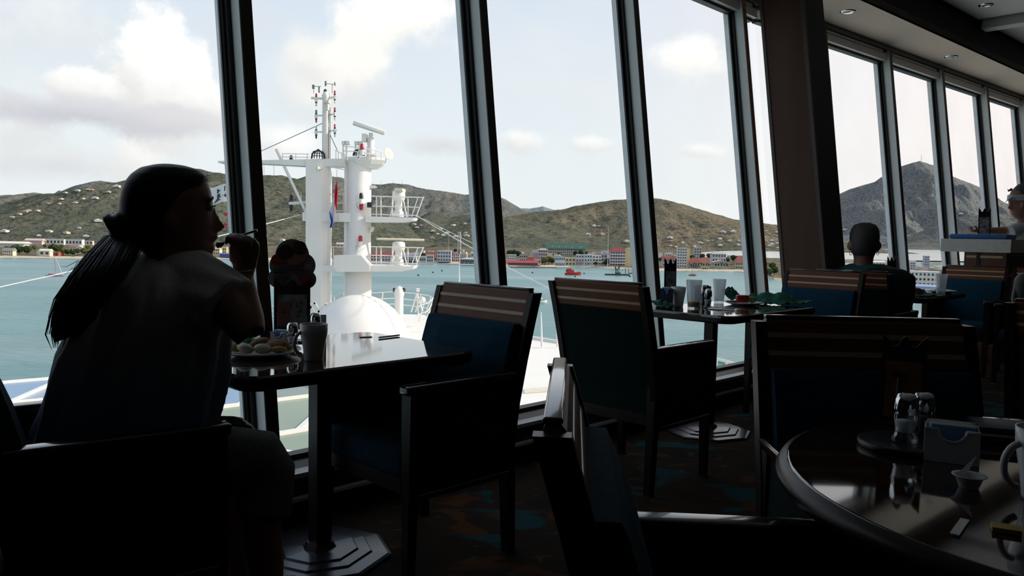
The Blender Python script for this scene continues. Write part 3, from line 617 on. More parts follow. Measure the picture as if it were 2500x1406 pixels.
# ------------------------------------------------------------------ trees
M_leaf = [mat('foliage_%s' % n, c, tuple(v*.55 for v in c), rough=.9, scale=.6, detail=6, spec=.1, bump=1., bscale=.8) for n, c in (('dark', (.028, .050, .022)), ('mid', (.050, .072, .026)), ('olive', (.10, .105, .03)))]
M_trunk = mat('tree_bark', (.12, .09, .06), rough=.9)
def crown_mesh(seed, m):
    bm = bmesh.new(); bmesh.ops.create_icosphere(bm, subdivisions=4, radius=1)
    for v in bm.verts:
        k = 1+.30*noise.fractal(v.co*1.8+Vector((seed, 0, 0)), 1, 2, 4)+.10*noise.noise(v.co*7+Vector((seed, 0, 0))); v.co *= k; v.co.z *= .8
    me = bpy.data.meshes.new('crown'); bm.to_mesh(me); bm.free(); me.materials.append(m); return me
CROWN = [[crown_mesh(s*3.3+k, M_leaf[k]) for s in range(3)] for k in range(3)]
TRUNK = MB().tube([(0, 0, 0), (.05, 0, .5), (0, 0, 1)], [.06, .045, .03], 6).mesh('trunk', M_trunk)
def tree(px, py, yt, k, label='round green tree among the shore houses', group='shore trees', cw=1.):
    Y = (CAMH-LAND)*F/(py-yh(px)); h = (py-yt)*Y/F; r = h*.42*cw*1.2
    for _ in range(80):
        p = D(px, py, Y); p.z = LAND
        if not clash(Vector((p.x, p.y-r, 0)), 2*r, 2*r): break
        Y *= .996 if Y > 960 else 1.012
    BOXES.append((p.x, p.y-r, 2*r, 2*r))
    e = empty('shore_tree', p, 'round %s green tree %s' % (('dark', 'mid', 'olive')[k], 'on the far-left shore' if px < 700 else 'by the seafront left of the second window post' if px < 1200 else 'among the houses behind the middle of the beach' if px < 1600 else 'among the villas on the right-hand beach'), 'tree', group); ORG[e.name] = Vector((0, 0, 0)); e.rotation_euler = (0, 0, RND.uniform(0, 6))
    c = bpy.data.objects.new('crown', CROWN[k][RND.randint(0, 2)]); COL.objects.link(c); c.parent = e; r = h*.42; c.location = (0, 0, h*.62); c.scale = (r*cw, r*cw, r)
    t = bpy.data.objects.new('trunk', TRUNK); COL.objects.link(t); t.parent = e; t.scale = (h, h, h*.5)
for a in ((18, 618, 600, 1), (34, 620, 598, 1), (48, 622, 600, 0), (66, 622, 598, 1), (42, 610, 596, 1), (84, 612, 598, 2), (110, 606, 595, 2), (130, 618, 594, 1), (140, 620, 598, 1), (155, 622, 606, 2), (165, 624, 608, 0), (178, 625, 609, 0), (190, 622, 606, 1), (205, 624, 604, 2), (215, 612, 598, 2), (150, 608, 597, 1), (230, 620, 603, 1), (1033, 632, 617, 0), (1112, 618, 607, 0), (1122, 620, 608, 0), (1160, 622, 608, 0), (1172, 624, 610, 0), (1244, 627, 610, 0), (1256, 627, 609, 0), (1266, 629, 613, 0), (1330, 646, 627, 2), (1340, 645, 625, 2), (1348, 646, 628, 1), (1325, 647, 632, 1), (1365, 625, 615, 2), (1405, 626, 612, 0), (1418, 626, 610, 0), (1430, 624, 612, 1), (1484, 648, 630, 0), (1478, 648, 636, 0), (1455, 648, 638, 1), (1546, 646, 618, 0), (1556, 640, 615, 1), (1612, 640, 628, 1), (1690, 636, 622, 1), (1715, 634, 619, 0), (1730, 632, 618, 1), (1790, 640, 622, 0), (1800, 640, 624, 0), (1776, 642, 628, 1), (1835, 640, 618, 1), (1885, 660, 640, 1), (1890, 672, 650, 0), (1878, 676, 655, 1)): tree(*a, cw=.95)
def palm_parts():
    a = MB().tube([(0, 0, 0), (.02, 0, .4), (.0, 0, .82)], [.03, .022, .018], 6).mesh('trunk', M_trunk)
    f = MB()
    for k in range(11):
        an = k*2*math.pi/11+.3*(k % 2); dx, dy = math.cos(an), math.sin(an); q = Vector((-dy, dx, 0))
        pts = [(0, .82), (.10, .92), (.18, .90), (.24, .78)]; ws = (.02, .06, .05, .01)
        for (r0, z0), (r1, z1), w0, w1 in zip(pts, pts[1:], ws, ws[1:]):
            A, C = Vector((dx*r0, dy*r0, z0)), Vector((dx*r1, dy*r1, z1)); dn = Vector((0, 0, -.012))
            f.hexa([A-q*w0+dn, A+q*w0+dn, C+q*w1+dn, C-q*w1+dn, A-q*w0, A+q*w0, C+q*w1, C-q*w1])
    return a, [f.mesh('fronds', M_leaf[k]) for k in (1, 2)]
PT, PF = palm_parts()
for i in range(22):
    px = 1683+i*5.6+RND.uniform(-1, 1) if i < 20 else RND.uniform(1870, 1890); py = 656.2+(i % 2)*1.2; h = RND.uniform(6.5, 8.5)
    Y = (CAMH-LAND)*F/(py-yh(px)); p = D(px, py, Y); p.z = LAND
    e = empty('palm_tree', p, 'small palm tree in the row along the beach road', 'palm tree', 'palms along the beach'); ORG[e.name] = Vector((0, 0, 0)); e.rotation_euler = (0, 0, RND.uniform(0, 6)); e.scale = (h, h, h)
    for nm, me in (('trunk', PT), ('fronds', PF[i % 2])):
        q = bpy.data.objects.new(nm, me); COL.objects.link(q); q.parent = e
# cars on the beach road
def car(px, py, c, label):
    Y = (CAMH-LAND)*F/(py-yh(px)); p = D(px, py, Y); p.z = LAND+.02
    e = empty('parked_car', p, label, 'car', 'cars on the beach road')
    MB().rbox(p+Vector((0, 0, .75)), (4.4, 1.8, .7), .25).build('body', bmat(c), e); MB().rbox(p+Vector((-.2, 0, 1.3)), (2.6, 1.6, .7), .25).build('cabin', M_win, e)
    for a in (-1.4, 1.4):
        for b in (-.85, .85): MB().lathe([(.35, -.1), (.35, .1)], p+Vector((a, b, .35)), 10, R=rot(math.pi/2, 'X')).build('wheel', M_black, e)
car(1674, 655, WHITE, 'white car on the beach below the apartment tower'); car(1720, 657.5, (.05, .05, .06), 'dark car on the beach below the blue canopy'); car(1770, 658, WHITE, 'white van on the beach below the grey villa'); car(1811, 658.5, (.5, .5, .5), 'silver car on the beach below the red villa'); car(1473, 651.5, WHITE, 'white car in front of the grey gabled tower')
# radio masts
M_steel = mat('pale_steel', (.55, .55, .53), rough=.6)
def lattice(px, yt, py, wpx, label, full=True):
    Y = (CAMH-LAND)*F/(py-yh(px)); b = D(px, py, Y); b.z = LAND; h = (py-yt)*Y/F; w = wpx*Y/F/2
    e = empty('radio_mast', b, label, 'radio mast')
    if full:
        for sx, sy in ((-1, -1), (1, -1), (1, 1), (-1, 1)): MB().bar(b+Vector((sx*w, sy*w, 0)), b+Vector((sx*w*.7, sy*w*.7, h)), .9).build('leg', M_steel, e)
        n = 9
        for i in range(n):
            k = 1-.3*i/n; z = h*i/n; z2 = h*(i+1)/n; m = MB()
            for (ax, ay), (bx, by) in (((-1, -1), (1, -1)), ((1, -1), (1, 1)), ((1, 1), (-1, 1)), ((-1, 1), (-1, -1))):
                m.bar(b+Vector((ax*w*k, ay*w*k, z)), b+Vector((bx*w*k, by*w*k, z2)), .5); m.bar(b+Vector((ax*w*k, ay*w*k, z2)), b+Vector((bx*w*k, by*w*k, z2)), .45)
            m.build('bracing', M_steel, e)
        for z in (.25, .45, .6, .8): MB().lathe([(.9, -1.2), (1.1, 0), (.9, 1.2)], b+Vector((w*1.2, -w, h*z)), 10).build('antenna_drum', M_steel, e)
    else:
        MB().tube([b, b+Z*h], [.35, .12], 6).build('pole', M_steel, e); MB().bar(b+Vector((-1, 0, h*.8)), b+Vector((1, 0, h*.8)), .2).build('cross_arm', M_steel, e)
lattice(1120.5, 566, 624, 7, 'steel lattice radio mast above the lilac seafront block'); lattice(1095, 566, 626, 2, 'thin radio pole left of the lattice mast', False); lattice(1483, 552, 650, 2, 'thin tall flagpole by the grey gabled tower', False)
for px, yt, pb, zf, Yf, Yc in ((2249, 378, 397, zE, 6300, 7600),):
    p = D(px, pb, Yc-5); MB().tube([p, p+Z*(pb-yt)*Yc/F], [3, 1.5], 5).build('summit_antenna', M_steel, None, 'thin antenna on the summit of the conical peak', 'antenna')
for px in (931, 960, 982):
    p = D(px, 454, 4590); MB().tube([p, p+Z*34], [1.4, .8], 5).build('ridge_antenna', M_steel, None, 'thin antenna on the ridge right of the mast towers', 'antenna', 'antennas on the ridge')
# ------------------------------------------------------------------ boats
def seapt(px, py): p = G(px, py, SEA); p.z = SEA; return p
def hullmesh(L, W, H, sheer=.35):
    """boat hull pointing +x, keel at -0.3"""
    rings = []; n = 9
    for i in range(n):
        t = i/(n-1); x = -L/2+L*t; k = (1-max(0, (t-.5)/.5)**2.2) if t > .5 else 1-.12*(1-t/.5); k = max(k, .03); hh = H*(1+sheer*t*t)
        rings.append([(x, -W/2*k, hh), (x, -W/2*k*.85, H*.3), (x, -W/2*k*.45, -.4), (x, W/2*k*.45, -.4), (x, W/2*k*.85, H*.3), (x, W/2*k, hh)])
    m = MB(); m.loft(rings, smooth=False); return m
def boat(name, px, py, label, rz, cat='boat'):
    p = seapt(px, py); e = empty(name, p, label, cat, rz=rz); ORG[e.name] = Vector((0, 0, 0)); return e, 36*F/(py-yh(px))/F
e, k = boat('red_cargo_ship', 1399, 671, 'red coastal ship anchored off the town beach', .12, 'ship'); L = 40*k
hullmesh(L, L*.22, L*.13, .5).build('hull', bmat((.50, .035, .03)), e); MB().box((-.16*L, 0, L*.22), (L*.42, L*.18, L*.16)).build('superstructure', bmat((.55, .05, .05)), e); MB().box((-.24*L, 0, L*.34), (L*.26, L*.16, L*.09)).build('bridge', bmat((.50, .05, .05)), e)
for a, h in ((-.3, .6), (-.05, .62), (.3, .52)): MB().tube([(a*L, 0, .15*L), (a*L, 0, h*L)], L*.006, 5).build('mast', bmat(SLATE), e)
MB().box((-.36*L, 0, L*.25), (L*.16, L*.17, L*.14)).build('stern_gantry', bmat((.10, .06, .08)), e); MB().box((.34*L, 0, L*.17), (L*.16, L*.12, L*.03)).build('hatch', M_black, e)
e, k = boat('work_barge', 1507, 672, 'dark flat work barge with crane off the beach', .02); L = 60*k
MB().box((0, 0, .5), (L, L*.2, 1.6)).build('hull', bmat((.03, .05, .055)), e); MB().box((.02*L, 0, 2.2), (L*.2, 4, 1.8)).build('crane_base', bmat((.08, .10, .09)), e)
cb = MB()
for a, b in (((-.06, 3), (-.1, 9)), ((-.1, 9), (-.02, 5)), ((-.02, 4), (.1, 11)), ((.1, 11), (.06, 6)), ((.0, 4), (.08, 4.2))): cb.bar((a[0]*L, 0, a[1]), (b[0]*L, 0, b[1]), .8)
cb.build('crane_boom', bmat((.10, .12, .11)), e)
for a in (.33, .46): MB().tube([(a*L, 0, 0), (a*L, 0, L*.30)], .35, 6).build('spud_pole', bmat((.16, .14, .13)), e)
e, k = boat('work_boat', 1542, 668, 'small white and green work boat beside the barge', .05); L = 15*k
hullmesh(L, L*.35, L*.12).build('hull', bmat((.06, .13, .12)), e); MB().box((.15*L, 0, L*.32), (L*.35, L*.25, L*.42)).build('cabin', bmat(WHITE), e)
e, k = boat('fishing_boat', 1691, 673, 'small red and white boat near the beach', .1); L = 19*k
hullmesh(L, L*.3, L*.13).build('hull', bmat((.30, .05, .05)), e); MB().box((.0, 0, L*.26), (L*.5, L*.22, L*.2)).build('cabin', bmat((.66, .5, .46)), e); MB().box((0, 0, L*.38), (L*.55, L*.25, .25)).build('roof', bmat(WHITE), e)
e, k = boat('motor_yacht', 1320, 739, 'white motor yacht with flybridge between two chairs', .35); L = 34*k
hullmesh(L, L*.3, L*.11, .8).build('hull', bmat((.75, .74, .70)), e); MB().rbox((-.05*L, 0, L*.20), (L*.5, L*.24, L*.16), .3).build('cabin', bmat(WHITE), e); MB().box((0, 0, L*.22), (L*.48, L*.245, L*.05)).build('windows', M_win, e); MB().rbox((-.1*L, 0, L*.33), (L*.34, L*.22, L*.09), .2).build('flybridge', bmat(WHITE), e); MB().box((-.12*L, 0, L*.48), (L*.26, L*.2, .12)).build('sunshade', bmat(WHITE), e)
for a in (-.22, 0): MB().tube([(a*L, 0, L*.35), (a*L-.3, 0, L*.75)], .05, 5).build('antenna', bmat(WHITE), e)
e, k = boat('sailing_boat', 135, 674, 'sailing boat with bare red mast on the left bay', -.1); L = 46*k
hullmesh(L, L*.22, L*.05).build('hull', bmat((.55, .32, .36)), e); MB().box((-.15*L, 0, L*.09), (L*.4, L*.15, L*.07)).build('cabin', bmat((.50, .16, .24)), e); MB().tube([(.02*L, 0, 0), (-.04*L, 0, 57*k)], L*.009, 6).build('mast', bmat((.45, .06, .12)), e); MB().tube([(.02*L, 0, 4*k), (-.35*L, 0, 5*k)], L*.012, 6).build('boom', bmat((.5, .2, .3)), e)
MB().tube([(.45*L, 0, 2*k), (.03*L, 0, 45*k)], [L*.013, L*.008], 6).build('furled_jib', bmat(WHITE), e)
e, k = boat('ferry_boat', 1884, 676, 'moored boat glimpsed beside the pillar', .1); L = 26*k
hullmesh(L, L*.3, L*.12).build('hull', bmat((.20, .10, .08)), e); MB().box((0, 0, L*.2), (L*.6, L*.22, L*.12)).build('cabin', bmat(CREAM), e)
M_buoy = bmat((.03, .04, .05))
for px, py in ((1021, 673), (1057, 666), (1079, 662), (1426, 668.5), (1300, 666.5), (1404, 676), (1538, 676)):
    p = seapt(px, py); MB().lathe([(.2, -.3), (.9, 0), (.8, .9), (.1, 1.3)], p, 10).build('mooring_buoy', M_buoy, None, 'tiny dark mooring buoy floating on the bay', 'buoy', 'mooring buoys on the bay')
# wooden pier in front of the market
pr_ = [G(x, y, SEA+1) for x, y in ((1240, 651), (1358, 652.5))]
e = empty('pier', (pr_[0]+pr_[1])/2, 'dark low pier in front of the red market', 'pier'); MB().bar(pr_[0], pr_[1], 5, .8).build('deck', bmat((.20, .19, .18)), e)
for i in range(14):
    q = pr_[0].lerp(pr_[1], i/13); MB().tube([q+Z*.2, q-Z*2.5], .35, 6).build('pile', bmat((.05, .05, .05)), e)
# ================================================================== the ship's own upper works
M_ship = mat('white_ship_paint', (.78, .77, .74), (.74, .73, .70), rough=.4, scale=.6)
M_cream = mat('cream_ship_paint', (.70, .67, .55), rough=.5)
M_red = mat('red_lens', (.45, .02, .04), rough=.25); M_grn = mat('green_lens', (.02, .22, .14), rough=.25); M_amb = mat('clear_lens', (.75, .70, .50), rough=.3)
M_lamp = mat('lamp_housing', (.02, .02, .022), rough=.4); M_wire = mat('steel_wire', (.25, .26, .27), rough=.5); M_rope = mat('pale_rope', (.70, .70, .68), rough=.7)
MY = 40.; K = MY/F
def S(px, py, dy=0.): return D(px, py, MY+dy)
def sbox(mb, x0, x1, y0, y1, dy0, dy1):
    """upright box spanning pixel columns x0..x1, rows y0..y1 at the mast distance, from dy0 to dy1 in depth"""
    a = S((x0+x1)/2, (y0+y1)/2); w = (x1-x0)*K; h = (y1-y0)*K
    return mb.box((a.x, MY+(dy0+dy1)/2, a.z), (w, dy1-dy0, h))
def stube(mb, pts, r, n=8): return mb.tube([S(*p) for p in pts], [x*K for x in r] if isinstance(r, (list, tuple)) else r*K, n)
base = S(830, 790); base.z = CAMH-4.7
DECKZ = CAMH-4.7
mast = empty('ship_mast', base, 'twin white mast towers with platforms above the ship deck', 'mast')
lt = MB(); a = S(778, 600); lt.prism([(a.x-25*K, MY-.55), (a.x+12*K, MY-.55), (a.x+25*K, MY-.30), (a.x+25*K, MY+.6), (a.x-25*K, MY+.6)], DECKZ, S(778, 392).z); lt.build('left_tower', M_ship, mast)
rt = MB(); a = S(876, 600); zt = S(876, 398).z; zm = S(876, 660).z
rt.lathe([(31*K, DECKZ), (31*K, zm), (29*K, zm+.01), (29*K, zt)], (a.x, MY, 0), 36); rt.build('right_tower', M_ship, mast)
sbox(MB(), 842, 851, 385, 740, -.2, .35).build('tower_fin', M_ship, mast)
# yard across the towers and upper platform
yd = MB(); q = [S(540, 395), S(845, 389), S(845, 408), S(770, 408), S(640, 401), S(540, 399)]; yd.extrude([Vector((p.x, MY-.45, p.z)) for p in q], (0, .9, 0)); yd.build('yard', M_ship, mast)
up = MB(); c = S(886, 398); rings = []
for z, r in ((S(886, 412).z, 30*K), (S(886, 402).z, 44*K), (S(886, 392).z, 52*K), (S(886, 386).z, 52*K)): rings.append([(c.x+8*K+r*math.cos(2*math.pi*k/8+.39), MY+r*.8*math.sin(2*math.pi*k/8+.39), z) for k in range(8)])
up.loft(rings, smooth=False); up.build('upper_platform', M_ship, mast)
# two bridge-wing platforms to the right
def wing(y0, y1, yr0, name):
    q = [S(900, y0), S(1016, y0+3), S(1012, y0+10), S(985, y1), S(900, y1)]
    MB().extrude([Vector((p.x, MY-.9, p.z)) for p in q], (0, 1.8, 0)).build(name, M_ship, mast)
    for dy in (-.85, .85):
        rl = MB()
        for yy, xe in ((yr0, 1034), ((yr0+y0)/2-1, 1026), (y0-6, 1018)): stube(rl, [(905, yy, dy), (xe, yy+3, dy)], 1.3, 6)
        rl.build('hand_rail', M_ship, mast)
        for x0, x1 in ((919, 919), (930, 930), (958, 958), (996, 996), (1005, 1021), (1016, 1034)):
            m = MB(); stube(m, [(x0, y0, dy), (x1, yr0+1, dy)], 1.5, 6); m.build('rail_post', M_ship, mast)
    m = MB(); stube(m, [(1034, yr0+3, -.85), (1034, yr0+3, .85)], 1.3, 6); stube(m, [(1018, y0-3, -.85), (1018, y0-3, .85)], 1.3, 6); m.build('hand_rail', M_ship, mast)
    # pedestal unit
    p = S(973, y0)
    MB().lathe([(13*K, 0), (12*K, .25), (9*K, .3), (9*K, (y0-yr0)*K*.75), (14*K, (y0-yr0)*K*.8), (16*K, (y0-yr0)*K*1.0), (15*K, (y0-yr0)*K*1.22), (9*K, (y0-yr0)*K*1.28)], (p.x, MY, p.z), 14).build('radar_pedestal', M_ship, mast)
    for sx in (-20, 20):
        m = MB(); stube(m, [(973+sx, y0, -.3), (973+sx*.55, yr0+6, -.1)], 1.6, 6); m.build('pedestal_brace', M_ship, mast)
wing(529, 543, 479, 'upper_wing'); wing(646, 661, 602, 'lower_wing')
sbox(MB(), 968, 987, 461, 468, -.7, .5).build('radar_scanner', M_cream, mast)
m = MB(); stube(m, [(919, 583, -.3), (1036, 586, .3)], 2.8, 8); m.build('radar_scanner', M_cream, mast)
# mid structures between towers
sbox(MB(), 745, 880, 520, 541, -.5, .5).build('cross_platform', M_ship, mast)
sbox(MB(), 742, 880, 648, 662, -.5, .5).build('cross_platform', M_ship, mast)
fr = MB(); q = [S(829, 622), S(893, 622), S(914, 647), S(912, 661), S(836, 661), S(828, 650)]; fr.extrude([Vector((p.x, MY-1.25, p.z)) for p in q], (0, .9, 0)); fr.build('fairing', M_ship, mast)
for (x0, x1, yy) in ((805, 846, 474), (805, 846, 496), (805, 846, 515), (805, 846, 602), (805, 846, 625)):
    m = MB(); stube(m, [(x0, yy, 0), (x1, yy, 0)], 1.2, 6); m.build('hand_rail', M_ship, mast)
for x, ya, yb in ((838, 474, 521), (815, 474, 521), (838, 602, 648), (814, 602, 648)):
    m = MB(); stube(m, [(x, ya, 0), (x, yb, 0)], 1.4, 6); m.build('rail_post', M_ship, mast)
# pole mast
pm = MB(); b0 = S(795, 392); pm.lathe([(9*K, b0.z), (8.5*K, S(795, 300).z), (8*K, S(795, 240).z), (10*K, S(795, 234).z), (7*K, S(795, 228).z)], (b0.x, MY, 0), 18); pm.build('pole', M_ship, mast)
ld = MB()
for dx in (-3, 3): stube(ld, [(804+dx*.6, 388, -.3), (804+dx*.6, 262, -.3)], .7, 5)
for i in range(26): stube(ld, [(802, 384-i*4.6, -.3), (806, 384-i*4.6, -.3)], .5, 4)
ld.build('ladder', M_lamp, mast)
for yy, x0, x1 in ((241, 760, 822), (282, 768, 822), (322, 768, 822)):
    m = MB(); stube(m, [(x0, yy-(2 if yy < 250 else 0), 0), (795, yy, 0), (x1, yy-5, 0)], [3.2, 2.6, 2.6] if yy < 250 else 2., 8); m.build('yard_arm', M_ship, mast)
def navlight(px, py, up_, dn):
    m = MB(); stube(m, [(px, py-4, 0), (px, py+5, 0)], 3.4, 10); e2 = m.build('lamp_body', M_ship, mast)
    m = MB(); stube(m, [(px, py-7, 0), (px, py-3, 0)], 2.6, 8); stube(m, [(px, py+4, 0), (px, py+8, 0)], 2.6, 8); m.build('lamp_housing', M_lamp, e2)
    m = MB(); stube(m, [(px, py-7, 0), (px, py-15, 0), (px, py-16, 0)], [2.4, 2.2, .8], 10); m.build('lens', up_, e2)
    m = MB(); stube(m, [(px, py+8, 0), (px, py+15, 0), (px, py+16, 0)], [2.2, 1.6, .6], 10); m.build('lens', dn, e2)
for px, py, a_, b_ in ((817.5, 237, M_red, M_amb), (817.5, 278, M_red, M_amb), (817.5, 319, M_red, M_amb), (772, 244, M_red, M_amb), (772, 284, M_grn, M_red), (772, 323, M_amb, M_lamp)): navlight(px, py, a_, b_)
# wind instruments on top
an = MB(); stube(an, [(811, 206, 0), (811, 228, 0)], .8, 6); stube(an, [(795, 204, 0), (818, 206, 0)], .7, 6); sbox(an, 793, 797, 198, 210, -.02, .02); sbox(an, 817, 819, 201, 209, -.08, .08); an.build('wind_vane', M_wire, mast)
an = MB(); stube(an, [(766, 228, 0), (766, 212, 0)], .7, 6); stube(an, [(766, 211, 0), (784, 211, 0)], .7, 6); stube(an, [(779, 226, 0), (779, 212, 0)], 2.0, 8); sbox(an, 762, 768, 207, 217, -.02, .02); an.build('anemometer', M_wire, mast)
m = MB(); stube(m, [(794, 230, 0), (794, 222, 0), (794, 218, 0)], [4.5, 4, 2.6], 10); m.build('top_lamp', M_lamp, mast)
m = MB(); stube(m, [(795, 229, 0), (795, 224, 0)], 5, 10); m.build('top_cap', M_ship, mast)
m = MB(); sbox(m, 797, 810, 250, 256, -.7, -.2); sbox(m, 799, 807, 256, 272, -.6, -.3); m.build('flood_lamp', M_cream, mast)
# radar on upper platform
p = S(905, 388); R_ = rot(.30, 'Y') @ rot(.2, 'Z')
MB().lathe([(11*K, 0), (10*K, 28*K), (8*K, 30*K), (10*K, 48*K), (5*K, 52*K), (5*K, 62*K)], (p.x, MY, p.z), 14).build('radar_pedestal', M_ship, mast)
sbox(MB(), 886, 896, 328, 346, -.3, .3).build('radar_gearbox', M_ship, mast)
MB().rbox(S(901, 312), (78*K, .75, 10*K), .05, rot(.28, 'Y') @ rot(.25, 'Z')).build('radar_scanner', M_ship, mast)
m = MB(); c = S(948, 376); Rm = Vector((.8, -.5, .3)).to_track_quat('Z', 'X').to_matrix(); m.lathe([(.5*K, -5*K), (9*K, -3*K), (16*K, 2*K), (15*K, 2.5*K), (8*K, -1.5*K), (.5*K, -3.5*K)], c, 24, R=Rm); m.build('dish_antenna', M_cream, mast)
for x0, dy in ((838, .2), (846, .2), (868, .3), (878, .3)):
    m = MB(); stube(m, [(x0, 386, dy), (x0, 352, dy)], 2.2, 8); sbox(m, x0-4, x0+5, 344, 352, dy-.2, dy+.2); m.build('sensor_post', M_ship, mast)
dm = MB(); c = S(876, 380, -.6)
for k in range(9):
    a = math.pi*k/8; dm.tube([c+Vector((14*K*math.cos(a), 0, 0))+Z*0, c+Vector((14*K*math.cos(a)*.7, -.1, 10*K)), c+Vector((0, 0, 16*K))], .03, 5)
dm.build('lamp_cage', M_lamp, mast)
dm = MB(); c = S(777, 388, -.3)
for k in range(9):
    a = math.pi*k/8; dm.tube([c+Vector((17*K*math.cos(a), -.3*math.sin(a), 0)), c+Vector((15*K*math.cos(a), -.25*math.sin(a), 13*K)), c+Vector((0, 0, 23*K))], .025, 5)
for z, r in ((6, 16.8), (12, 15.5), (17, 12)): dm.tube([c+Vector((r*K*math.cos(a*math.pi/8), -.3*math.sin(a*math.pi/8), z*K)) for a in range(9)], .02, 5)
dm.build('lamp_cage', M_lamp, mast)
def beacon(px, py, dy, two):
    m = MB(); stube(m, [(px, py-6, dy), (px, py+6, dy)], 5.5, 12); e2 = m.build('beacon_base', M_ship, mast)
    m = MB(); stube(m, [(px, py-7, dy), (px, py-18, dy), (px, py-21, dy)], [5, 4.5, 3], 12); m.build('beacon_lens', M_lamp if two else M_red, e2)
    if two: m = MB(); stube(m, [(px, py+6, dy), (px, py+19, dy), (px, py+21, dy)], [5, 4.5, 2], 12); m.build('beacon_lens', M_red, e2)
    m = MB(); stube(m, [(px-5, py, dy), (px-11, py+6, dy), (px-9, py+16, dy), (px-7, py+10, dy)], .5, 5); m.build('cable', M_wire, e2)
beacon(882, 492, -.75, True); beacon(880, 596, -.75, False); beacon(884, 372, -1., False)
for x, y, dn in ((711, 388, 0), (711, 484, 0), (711, 510, 1)):
    m = MB(); stube(m, [(x, y+6, 0), (x, y-6, 0), (x, y-9, 0)], [5, 4, 2.5] if not dn else [3, 5, 5], 10); m.build('side_lamp', M_lamp, mast)
m = MB(); stube(m, [(706, 497, 0), (755, 494, 0)], 4, 8); stube(m, [(735, 474, 0), (735, 500, 0)], 1.5, 6); m.build('lamp_bracket', M_ship, mast)
m = MB(); stube(m, [(674, 364, -.3), (748, 520, -.3)], 3.4, 10); m.build('derrick_boom', M_ship, mast)
rl = MB()
for yy in (375, 383): stube(rl, [(688, yy, -.4), (755, yy+1, -.4)], .9, 6)
for x in (690, 722, 750): stube(rl, [(x, 375, -.4), (x, 394, -.4)], 1., 6)
for yy in (357, 368): stube(rl, [(838, yy, -.9), (870, yy+2, -1), (905, yy+8, -1), (934, yy+14, -.4)], 1.2, 6)
for x, yy in ((838, 357), (848, 358), (876, 361), (901, 366), (918, 369), (931, 373)): stube(rl, [(x, yy, -.9), (x, 390, -.9)], 1.1, 6)
rl.build('hand_rail', M_ship, mast)
lb = MB()
for x in (820, 826, 834, 842): stube(lb, [(x, 366+(x-820)*.4, -.7), (x, 410+(x-820)*.2, -.7)], 1.0, 5)
stube(lb, [(818, 366, -.7), (842, 378, -.7)], 1.3, 6); stube(lb, [(818, 410, -.7), (842, 414, -.7)], 1.3, 6); lb.build('ladder_cage', M_ship, mast)
m = MB(); c = S(775, 411, -.6); m.lathe([(6*K, 0), (3*K, 5*K), (2*K, 12*K)], c, 14, R=Vector((1, .4, 0)).to_track_quat('Z', 'X').to_matrix()); m.build('loud_hailer', M_cream, mast)
m = MB(); c = S(909, 560, -.3); m.lathe([(7*K, 0), (3*K, 6*K), (2*K, 10*K)], c, 14, R=Vector((-1, .5, .3)).to_track_quat('Z', 'X').to_matrix()); m.build('loud_hailer', M_cream, mast)
m = MB(); sbox(m, 905, 916, 496, 508, -1., -.7); m.build('flood_lamp', M_lamp, mast)
m = MB(); q = [S(904, 452), S(914, 453), S(920, 457), S(914, 460), S(904, 459)]; m.extrude([Vector((p.x, MY-.2, p.z)) for p in q], (0, .4, 0)); m.build('bracket', M_ship, mast)
# stays and halyards
def wire(a, b, r, label, m=M_wire, sag=0.):
    A, Bv = D(*a), D(*b); n = 8; MB().tube([A.lerp(Bv, i/n)-Z*sag*math.sin(math.pi*i/n) for i in range(n+1)], r, 5).build('mast_stay', m, None, label, 'cable')
wire((787, 301, MY), (560, 404, MY), .02, 'dark wire from the pole mast down to the left')
wire((806, 330, MY), (824, 368, MY), .02, 'short dark wire beside the mast ladder')
wire((742, 522, MY), (-60, 714, 26), .022, 'pale stay running left from the mast across the bay', M_rope, .1)
wire((1018, 527, MY), (1380, 724, 27), .022, 'pale stay running right from the mast to the lower deck', M_rope, .1)
wire((1034, 534, MY), (1190, 612, 34), .014, 'thinner pale stay above the right-hand stay', M_rope)
wire((640, 398, MY), (760, 428, MY), .012, 'thin halyard under the left yard', M_wire) if False else None
for x in (644, 652, 668): wire((x, 402, MY), (x+1, 433, MY), .008, 'thin halyard hanging from the left yard arm, %s one' % ('left' if x < 650 else 'right')) if x != 652 else None
wire((558, 397, MY), (556, 620, MY), .012, 'thin halyard carrying the white flag behind the window post')
wire((822, 415, MY-.78), (828, 640, MY-.78), .010, 'thin flag halyard between the mast towers')
